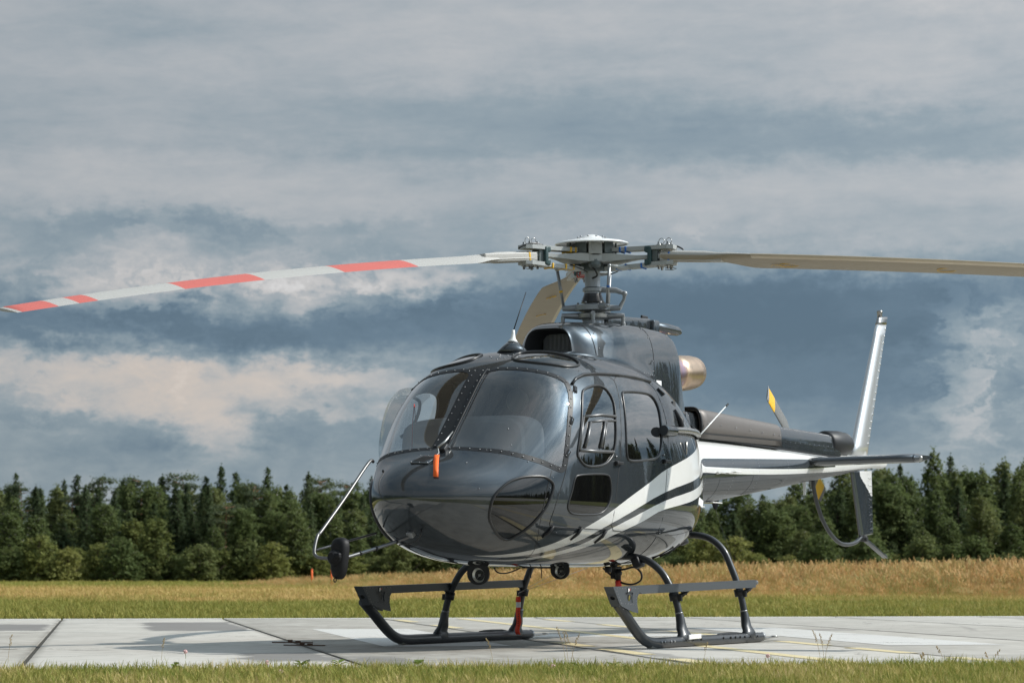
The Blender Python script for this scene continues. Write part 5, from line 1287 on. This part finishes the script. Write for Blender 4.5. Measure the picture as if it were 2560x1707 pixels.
# ---- rotor blades (clockwise rotor seen from above; leading edge on the side az - 90)
DROOP = {217: (3.165, -.105, -.012), 337: (3.185, -.062, -.0065), 97: (3.205, -.02, -.035)}
RED = [(5.03, 5.31), (4.72, 4.87), (3.34, 4.02), (1.94, 2.63)]
for i, az in enumerate(BLADES):
    a = la(az); u = Vector((math.cos(a), math.sin(a), 0)); le = Vector((math.cos(a - math.pi / 2), math.sin(a - math.pi / 2), 0)); z0, z1, z2 = DROOP[az]
    cut_r = sorted({.62, .66, .8, 1.0, 1.12, 1.22, 1.30, 1.36, 1.42} | set(np.round(np.linspace(1.5, 5.2, 38), 3)) | {r for p in RED for r in p} | {5.25, 5.30, 5.335, 5.345})
    cut_r = [r for j, r in enumerate(cut_r) if j == 0 or r - cut_r[j - 1] > .006]
    secs = []
    for r in cut_r:
        k = min(1, max(0, (r - 1.0) / .40)); k = k * k * (3 - 2 * k)
        ch = .125 + (.350 - .125) * k; th = .070 + (.046 - .070) * k; th *= 1 - .25 * max(0, r - 1.4) / 4
        if r < .66: th *= .8; ch *= .9
        if r > 5.30: ch *= .985; th *= .6
        p_ = R(9.5 + 4.0 * (1 - r / 5.345)); d = r - .7; c_ = ax_pt(3.2) * 0 + Vector((.018, 0, 0)) + u * r + Vector((0, 0, z0 + z1 * d + z2 * d * d))
        f_ = .5 + (.30 - .5) * k; cv = (le * math.cos(p_) + Vector((0, 0, math.sin(p_)))); nv = (-le * math.sin(p_) + Vector((0, 0, math.cos(p_))))
        secs.append((c_ + cv * ch * f_, -cv * ch, nv * th * (1.0 if k > .1 else 1.35)))
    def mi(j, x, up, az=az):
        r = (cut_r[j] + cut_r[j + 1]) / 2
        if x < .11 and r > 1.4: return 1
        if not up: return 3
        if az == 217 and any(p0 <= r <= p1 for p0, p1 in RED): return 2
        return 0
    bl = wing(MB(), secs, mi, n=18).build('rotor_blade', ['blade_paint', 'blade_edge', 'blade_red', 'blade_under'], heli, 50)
    def under(r, x):                                       # a point on the lower face, as wing() lays it
        j = min(range(len(cut_r)), key=lambda q: abs(cut_r[q] - r)); L_, c_, t_ = secs[j]; y = 5 * (.2969 * math.sqrt(x) - .126 * x - .3516 * x * x + .2843 * x ** 3 - .1036 * x ** 4)
        return L_ + c_ * x - t_ * (y + .03), c_, t_
    zr = z0 + z1 * .18; ux = (u + Vector((0, 0, z1))).normalized(); uy = Vector((-math.sin(a), math.cos(a), 0)); rr_ = Matrix((ux, uy, ux.cross(uy))).transposed()
    MB().box(Vector((.018, 0, 0)) + u * .89 + Vector((0, 0, zr)), (.54, .112, .074), rr_, 0, .012).build('root_beam', 'blade_paint', bl)
    MB().box(Vector((.018, 0, 0)) + u * .70 + Vector((0, 0, zr - z1 * .18)), (.028, .116, .078), rr_, 0, .012).build('tape', ('yellow', 'tape_blue', 'red')[i], bl)
    if az != 217:
        for rr in ((3.0, 1.72) if az == 337 else (2.6, 1.9)):
            p, c_, t_ = under(rr, .55); MB().tube([p + u * .085 * math.cos(q) + c_.normalized() * .045 * math.sin(q) for q in np.linspace(0, 6.283, 25)[:-1]], .003, 4, closed=True).build('yellow_ring', 'yellow', bl)
            if rr < 2: 
                tx = MB()
                for q in range(16):
                    for row in (0, 1):
                        if (q * 7 + row * 3) % 5: tx.box(p + u * (.02 * q - .16) + c_.normalized() * (.03 * row - .02), (.010, .012, .002), Matrix.Rotation(a, 3, 'Z'))
                tx.build('data_marking', 'yellow', bl)

# ---- landing gear
def loft_rings(mb, rings, mi=0):
    n = len(rings[0]); k = len(mb.v)
    for r in rings: mb.v += [tuple(p) for p in r]
    for i in range(len(rings) - 1):
        for j in range(n): mb.f.append([k + i * n + j, k + i * n + (j + 1) % n, k + (i + 1) * n + (j + 1) % n, k + (i + 1) * n + j]); mb.m.append(mi); mb.sm.append(True)
    return mb
for sg in (1, -1):
    Y = 1.10 * sg
    skd = MB().tube(smooth_path([(1.87, Y, .355), (1.72, Y, .262), (1.56, Y, .158), (1.44, Y, .092), (1.33, Y, .056), (1.20, Y, .043), (1.05, Y, .042)], 5) + [Vector((x, Y, .042)) for x in (.6, .2, -.3, -.7, -.90)] + [Vector((-.955, Y, .046))], [.041] * 31 + [.041] * 5 + [.030], 16).build('skid', 'gear_paint', heli, 50)
    MB().box((-1.10, Y, .032), (.34, .05, .008), Matrix.Rotation(R(2), 3, 'Y'), 0).lathe((-1.25, Y, .036), [(0, .028), (.012, .028)], 14).build('spring_strip', 'brushed_steel', skd)
    MB().lathe((-.95, Y, .046), [(0, .032), (.02, .038), (.035, .02)], 14, (-1, 0, 0)).build('end_cap', 'hub_steel', skd)
    # wear shoes under the tube and bolts on its side
    for x0, x1 in ((1.30, .95), (-.62, -.92)):
        MB().tube([(x0 + (x1 - x0) * t_, Y, .0295) for t_ in np.linspace(0, 1, 6)], .030, 10).build('wear_shoe', 'brushed_steel', skd)
    for x in (1.16, 1.10, .98, .92, -.20, -.30, -.40, -.50, -.05, .4):
        MB().lathe((x, Y + sg * .040, .048 if x > .5 else .055), [(0, .011), (.007, .010), (.008, .005)], 8, (0, sg, 0)).build('bolt', 'black_satin' if x < .5 else 'rivet_metal', skd)
    MB().tube([(-.02 - .1 * q, Y + sg * .006 * math.sin(q * 9), .0835) for q in range(6)], [.004, .012, .014, .013, .012, .003], 6).build('step_grit', 'black_satin', skd)
    # step along the skid
    stp = empty('step'); stp.parent = heli; YS = Y; Y = 1.118 if sg > 0 else -1.04; HW = .034
    def sz(x): return .470 + (2.06 - x) * (.052 / 2.86)
    mb = MB(); rings = []
    for x in (2.00, 1.6, .6, -.3, -.72, -.74):
        z = sz(x); d = .012 if x == -.74 else 0
        rings.append([(x, Y - HW + d, z), (x, Y + HW - d, z), (x, Y + HW - d, z - .062 + d), (x + (.05 if x < -.73 else 0), Y - HW + d, z - .062 + d)])
    loft_rings(mb, rings).add(rings[0], [(3, 2, 1, 0)], 0, False).add(rings[-1], [(0, 1, 2, 3)], 0, False)
    mb.sm = [False] * len(mb.sm); mb.build('tread', 'step_paint', stp)
    MB().lathe((-.74, Y + sg * .01, sz(-.74) - .022), [(0, .014), (.03, .014), (.031, .02), (.045, .02)], 10, (-1, 0, 0)).build('end_bolt', 'rivet_metal', stp)
    sidep = [(2.045, sz(2.04)), (1.55, sz(1.55)), (1.55, sz(1.55) - .062), (1.585, .432), (1.625, .395), (1.632, .345), (1.610, .275), (1.70, .285), (1.80, .305), (1.90, .330), (1.935, .345)]
    trap = [(1.845, .430), (1.700, .430), (1.720, .395), (1.712, .355), (1.800, .350)]
    circ = lambda cx, cz, r: [(cx + r * math.cos(q), cz + r * math.sin(q)) for q in np.linspace(0, 2 * math.pi, 17)[:-1]]
    yo = Y + HW; yi = Y - HW
    vis, hid = (yo, yi)
    br = MB().prism(sidep, lambda x, z, h: Vector((x, vis + h, z)), .005, 0, [trap])
    br.prism(sidep, lambda x, z, h: Vector((x, hid - h, z)), .005, 0, [trap])
    br.prism([(1.88, .448), (1.66, .448), (1.67, .34), (1.86, .335)], lambda x, z, h: Vector((x, Y + .030 + h, z)), .004, 0, [circ(1.765, .395, .030)])
    P0, P1 = Vector((2.045, 0, .470)), Vector((1.925, 0, .325)); dd = (P1 - P0).normalized(); ln = (P1 - P0).length; nn = Vector((-dd.z, 0, dd.x))
    br.prism([(0, -.036), (ln, -.034), (ln, .034), (0, .036)], lambda a_, b_, h: P0 + dd * a_ + Vector((0, Y + b_, 0)) - nn * h, .005, 0, [circ(.105, 0, .020)])
    br.build('front_bracket', 'step_paint', stp)
    MB().box((1.78, vis + .0065, .448), (.046, .003, .034), None, 0).build('emblem_plate', 'black_satin', stp)
    MB().box((1.785, vis + .0090, .449), (.018, .002, .020), Matrix.Rotation(R(20), 3, 'Y'), 0).box((1.768, vis + .0092, .452), (.014, .002, .010), None, 1).box((1.792, vis + .0092, .437), (.016, .002, .005), Matrix.Rotation(R(-25), 3, 'Y'), 0).build('emblem', ['cap_white', 'red'], stp)
    rvb = MB()
    for q in range(9): rvb.ball((1.98 - .045 * q, vis + .006, sz(1.9) - .012), .0035, 0, 1)
    for q in range(7): rvb.ball((1.985 - .018 * q, vis + .006, .440 - .022 * q), .0035, 0, 1)
    for q in range(6): rvb.ball((1.650 - .003 * q, vis + .006, .410 - .022 * q), .0035, 0, 1); rvb.ball((1.66 + .045 * q, vis + .006, .335 + .003 * q), .0035, 0, 1)
    rvb = rvb.build('rivet', 'rivet_metal', stp); tag(rvb, kind='stuff')
    Y = YS
    # cross tube legs with flared shoes, step clamps
    for x, path in ((.64, [(1.085, .10), (1.065, .22), (1.03, .36), (.975, .48), (.91, .58), (.81, .66), (.69, .70), (.52, .71), (.30, .71)]), (-.68, [(1.085, .10), (1.062, .25), (1.03, .40), (.99, .52), (.945, .63), (.885, .755), (.80, .84), (.70, .885), (.56, .90), (.30, .90)])):
        leg = MB().tube(smooth_path([(x, sg * y, z) for y, z in path], 6), .0285, 14).build('leg', 'gear_paint', heli)
        rings = []
        for (z, a_, b_, xo) in ((.255, .031, .031, 0), (.235, .035, .035, 0), (.19, .042, .037, .0), (.14, .062, .039, .0), (.10, .085, .042, .0), (.085, .10, .046, 0), (.055, .105, .050, 0), (.035, .10, .046, 0)):
            yy = sg * (1.085 - .16 * max(0, z - .10)) if z > .1 else Y
            rings.append([(x + xo + a_ * math.cos(q), yy + b_ * math.sin(q), z) for q in np.linspace(0, 2 * math.pi, 21)[:-1]])
        loft_rings(MB(), rings).build('shoe', 'gear_paint', leg, 50)
        MB().lathe((x, sg * 1.056, .262), [(-.006, .0325), (.006, .0325)], 20, (0, -.1 * sg, 1)).build('ring', 'rivet_metal', leg)
        for q in (-.07, .07): MB().lathe((x + q, Y + sg * .046, .055), [(0, .009), (.008, .008)], 8, (0, sg, 0)).build('bolt', 'black_satin', leg)
        zc = sz(x) - .105; yc = sg * 1.022
        MB().lathe((x, yc, zc - .03), [(0, .040), (.06, .040)], 18, (0, -.22 * sg, 1)).box((x, yc + sg * .045, zc - .01), (.03, .03, .05), None, 0, .005).box((x - .06, yc + .05 * sg, zc + .035), (.10, .012, .022), Matrix.Rotation(R(-14), 3, 'Y')).tube([(x - .02, yc + sg * .03, zc), (x - .07, sg * 1.08, zc + .03), (x - .11, sg * 1.09, zc + .045)], [.022, .016, .010], 8).build('clamp', 'black_satin', leg)
MB().box((.55, 1.150, .078), (.235, .012, .036), Matrix.Rotation(R(1.0), 3, 'Y'), 0, .003).build('white_label', 'cap_white', heli)
# fuselage fittings for the legs
for x, y, z in ((.64, .70, .66), (-.68, .50, .86)):
    for sg in (1, -1): MB().box((x, sg * y, z), (.10, .07, .09), Matrix.Rotation(R(25 * sg), 3, 'X'), 0, .02).build('leg_fitting', 'black_satin', heli)

# ---- lights under the nose
def lamp(x, y, z, k, tilt):
    rot = Matrix.Rotation(R(tilt), 3, 'Y'); c_ = Vector((x, y, z)); fn = lambda u_, v_, h: c_ + rot @ Vector((h, u_, v_))
    out = [(.095 * k * math.cos(q), (.085 if math.sin(q) < 0 else .10) * k * math.copysign(abs(math.sin(q)) ** .9, math.sin(q))) for q in np.linspace(0, 2 * math.pi, 33)[:-1]]
    o = MB().prism(out, fn, .018, 0, [[(.058 * k * math.cos(q), -.012 * k + .058 * k * math.sin(q)) for q in np.linspace(0, 2 * math.pi, 25)[:-1]]])
    o.lathe(c_ + rot @ Vector((-.01, 0, -.012 * k)), [(0, .062 * k), (-.05, .06 * k), (-.075, .03 * k)], 24, rot @ Vector((1, 0, 0)))
    o = o.build('landing_light', 'black_satin', heli, 40)
    MB().lathe(c_ + rot @ Vector((.004, 0, -.012 * k)), [(0, .057 * k), (-.012, .045 * k), (-.03, .02 * k), (-.034, .006)], 24, rot @ Vector((1, 0, 0)), caps=False).build('reflector', 'lamp_glass', o)
    MB().ball(c_ + rot @ Vector((-.012, 0, -.012 * k)), .013, 0, 2).tube([c_ + rot @ Vector((.003, -.02, -.04 * k)), c_ + rot @ Vector((.003, .02, -.0))], .0025, 5).build('bulb', 'bright_metal', o)
    MB().lathe(c_ + rot @ Vector((.012, 0, -.012 * k)), [(0, .057 * k), (.006, .03 * k), (.007, .004)], 24, rot @ Vector((1, 0, 0)), caps=False).build('lens', 'clear_glass', o)
lamp(1.76, -.125, .570, 1.0, 6); lamp(1.00, .195, .600, .86, 6)
# hook leg with a red capped socket and its cable
hk = MB().box((-.06, .155, .60), (.045, .045, .14), None, 0, .006).build('socket_bracket', 'black_satin', heli)
MB().lathe((-.03, .21, .50), [(0, .022), (.06, .022), (.062, .03), (.09, .03), (.092, .024), (.13, .024)], 16).build('socket', 'black_satin', hk)
MB().lathe((-.03, .21, .455), [(0, .026), (.05, .028), (.062, .024)], 18).build('red_cap', 'red', hk)
MB().tube(smooth_path([(-.03, .21, .57), (-.03, .22, .60), (-.02, .28, .61), (-.02, .36, .625), (-.02, .42, .58), (-.02, .42, .52), (-.02, .35, .485), (-.02, .27, .49), (-.03, .20, .52), (-.05, .12, .57), (-.05, .06, .62)], 5), .0085, 8).build('cable', 'rubber', hk)
# small fittings below the belly
ut = MB()
for (x, y, z, h) in ((1.25, .06, .625, .09), (1.15, .10, .625, .09)): ut.tube([(x, y, z), (x, y, z - h)], .004, 6)
ut.box((1.2, .1, .618), (.5, .03, .012)).lathe((.35, .30, .63), [(0, .03), (-.045, .028), (-.05, .02)], 14).box((.1, .25, .622), (.12, .05, .02), None, 0, .004).build('belly_aerials', 'black_satin', heli)
MB().tube(smooth_path([(.62, -.62, .66), (.6, -.60, .59), (.6, -.52, .575), (.6, -.42, .60), (.6, -.36, .63)], 5), .006, 6).build('belly_hose', 'rubber', heli)
# rail of the sliding hold door and small scoops on the left flank
def flank(x, phi, l): s_ = sx(x); return S(s_, phi) + SN(s_, phi) * l
for sg in (1, -1):
    rr = MB().tube([flank(.60 - .06 * q, sg * (1.045 - .004 * q), .030) for q in range(21)], [.026] * 21, 10)
    rr = rr.build('door_rail', 'bright_metal', heli)
    MB().tube([flank(.64, sg * 1.045, .034), flank(.62, sg * 1.045, .036), flank(.44, sg * 1.043, .036), flank(.42, sg * 1.043, .034)], [.040, .043, .043, .040], 18).build('rail_cap', 'grey_paint', rr)
    for x in (.12, -.62): MB().tube([flank(x, sg * 1.0, .01), flank(x - .005, sg * .93, .022), flank(x - .01, sg * .84, .006)], [.022, .026, .008], 8).build('scoop', 'black_satin', heli)
    MB().tube([flank(.10, sg * 1.10, .02), flank(.095, sg * 1.20, .008)], [.014, .005], 6).build('rail_stop', 'brushed_steel', rr)
    MB().box(flank(-.35, sg * 1.66, .004), (.10, .010, .06), Matrix.Rotation(R(-20), 3, 'Y')).build('placard', 'placard', heli)
    for k in range(4):
        MB().tube([flank(-.10 - .16 * k, sg * 2.12, .004), flank(-.02 - .16 * k, sg * 2.34, .006)], .007, 6).build('belly_vent', 'duct_black', heli)
    MB().tube([flank(.32, sg * .70, .004), flank(.26, sg * .74, .010)], .012, 6).build('door_stop', 'black_satin', heli)
    ribl = [(sx(x), sg * p) for x, p in ((.40, 1.925), (.0, 1.93), (-.4, 1.935), (-.75, 1.92))]
    MB().tube([on(p, -.001) for p in dens(ribl, False, 5)], .0035, 6).build('panel_line', 'seam', heli)
    MB().tube([on(p, -.001) for p in dens([(sx(x), sg * p) for x, p in ((.57, 1.93), (.50, 2.1), (.40, 2.3), (.28, 2.6))], False, 5)], .004, 6).build('panel_line', 'seam', heli)
    MB().tube([on(p, -.001) for p in dens([(sx(x), sg * p) for x, p in ((2.24, 1.33), (2.30, 1.55), (2.32, 1.75), (2.27, 1.95), (2.12, 2.2), (1.95, 2.5))], False, 5)], .003, 6).build('panel_line', 'seam', heli)
o = rv.build('rivet', 'rivet_metal', heli); tag(o, kind='stuff')
# ---- mirror on its bent tubes ahead of the nose
mf = MB()
mf.tube(smooth_path([(2.80, -.10, .85), (3.05, -.20, .77), (3.32, -.31, .695), (3.395, -.345, .678), (3.42, -.40, .676), (3.435, -.50, .68), (3.435, -.545, .70), (3.425, -.56, .74), (3.36, -.575, .84), (3.30, -.58, .875), (2.95, -.595, 1.13), (2.60, -.615, 1.395), (2.52, -.62, 1.41)], 5), .0125, 10)
mf.tube([(2.62, -.53, .87), (3.42, -.555, .735)], .0085, 8)
mf = mf.build('mirror_frame', 'frame_metal', heli)
for p in ((2.95, -.155, .80), (3.12, -.225, .75), (3.25, -.28, .715)): MB().lathe(p, [(-.006, .0165), (.006, .0165)], 12, (.93, -.35, -.2)).build('tie', 'rubber', mf)
MB().box((2.83, -.10, .862), (.075, .05, .045), Matrix.Rotation(R(30), 3, 'Y'), 0, .006).build('foot', 'hub_steel', mf)
MB().tube(smooth_path([(2.84, -.02, .90), (2.90, .02, .86), (2.90, -.03, .80), (2.98, -.12, .775)], 5), .006, 6).build('cable', 'rubber', mf)
mc = Vector((3.455, -.338, .678)); rm = Matrix.Rotation(R(-14), 3, 'Z') @ Matrix.Rotation(R(-4), 3, 'Y')
mout = chaikin([(-.070, .148), (.070, .148), (.078, .02), (.056, -.150), (-.052, -.150), (-.070, .02)], 2)
rings = [[mc + rm @ Vector((h, y_ * k_, z_ * (1 - (1 - k_) * .6))) for y_, z_ in mout] for h, k_ in ((-.036, .90), (-.034, .985), (-.026, 1.0), (-.012, 1.0), (.004, .97), (.020, .88), (.030, .74), (.036, .50))]
hsg = loft_rings(MB(), rings); nq = len(mout)
hsg.add(rings[0], [tuple(range(nq))[::-1]], 0, False).add(rings[-1], [tuple(range(nq))], 0, True)
hsg = hsg.build('mirror_housing', 'mirror_black', heli, 50)
MB().lathe(mc + rm @ Vector((.03, 0, .0)), [(0, .062), (.012, .058), (.020, .048), (.034, .046), (.05, .03)], 26, rm @ Vector((1, 0, .1))).box(mc + rm @ Vector((.055, .02, .012)), (.035, .11, .04), rm, 0, .012).build('joint', 'mirror_black', hsg, 40)
MB().tube([mc + rm @ Vector((.02 + .012 * math.cos(q), -.0, -.158 + .014 * math.sin(q))) for q in np.linspace(0, 6.283, 15)[:-1]], .004, 6, closed=True).build('pull_ring', 'mirror_black', hsg)

# ---- loose warning flags: things of their own, hung on the helicopter
HM = Matrix.Translation((.6822, 20.2, 0)) @ Matrix.Rotation(R(242), 4, 'Z')
def world_thing(name, p): w = HM @ Vector(p); return empty(name, w, R(242))
o = world_thing('warning_tag', (2.66, 0, 1.44)); tag(o, 'small orange fabric tag hanging on the nose below the wiper', 'warning tag')
off = Vector((2.66, 0, 1.44)); mb = MB(); vs = []
def nose(x, y):
    s_ = sx(x); lo_, hi = 0.0, 1.5
    for _ in range(30):
        m_ = (lo_ + hi) / 2
        if S(s_, m_).y < abs(y): lo_ = m_
        else: hi = m_
    f_ = math.copysign(lo_, y); return S(s_, f_) + SN(s_, f_) * .012
TG = [((2.729, .034), (2.727, .076)), ((2.79, .063), (2.785, .104)), ((2.85, .095), (2.845, .136)), ((2.90, .124), (2.894, .163)), ((2.952, .153), (2.942, .190))]
for k, (a, b) in enumerate(TG): vs += [nose(*a) - off, nose(*b) - off]
mb.add(vs, [(2 * k, 2 * k + 1, 2 * k + 3, 2 * k + 2) for k in range(len(TG) - 1)], 0, True); fl = mb.build('flag', 'orange_flag', o)
fl.modifiers.new('thickness', 'SOLIDIFY').thickness = .003
MB().tube([nose(2.728, .055) - off, nose(2.69, .05) - off, S(sx(2.645), 0) - off + Vector((.03, .03, .03))], .0025, 5).build('cord', 'cap_white', o)
o = world_thing('warning_streamer', (-.545, -1.0, .375)); tag(o, 'long red streamer hanging by the rear leg of the far skid', 'warning streamer')
mb = MB(); vs = []; Z = np.linspace(0, -.325, 15)
for k, z in enumerate(Z): wv_ = .012 * math.sin(k * .9) * (k / 14); vs += [(.004 * math.sin(k), -.022 + wv_, z), (.004 * math.cos(k), .022 + wv_ * .8, z)]
mb.add(vs, [(2 * k, 2 * k + 1, 2 * k + 3, 2 * k + 2) for k in range(14)], 0, True); mb.m = [1 if k in (2, 3) else 0 for k in range(14)]
fl = mb.build('flag', ['red_flag', 'placard'], o); fl.modifiers.new('thickness', 'SOLIDIFY').thickness = .003
lt = MB()
for k in range(7): lt.box((.006, .002 + .003 * math.sin(k), -.13 - .020 * k), (.003, .006, .007))
lt.build('lettering', 'black_satin', fl)
off = Vector((-.545, -1.0, .375))
MB().tube([Vector((0, 0, .0)), Vector((.0, 0, .03)), Vector((.02, .45, .245)), ], .0018, 4).tube([Vector((0, 0, .03)), Vector((-.45, .45, .25))], .0018, 4).build('wire', 'brushed_steel', o)
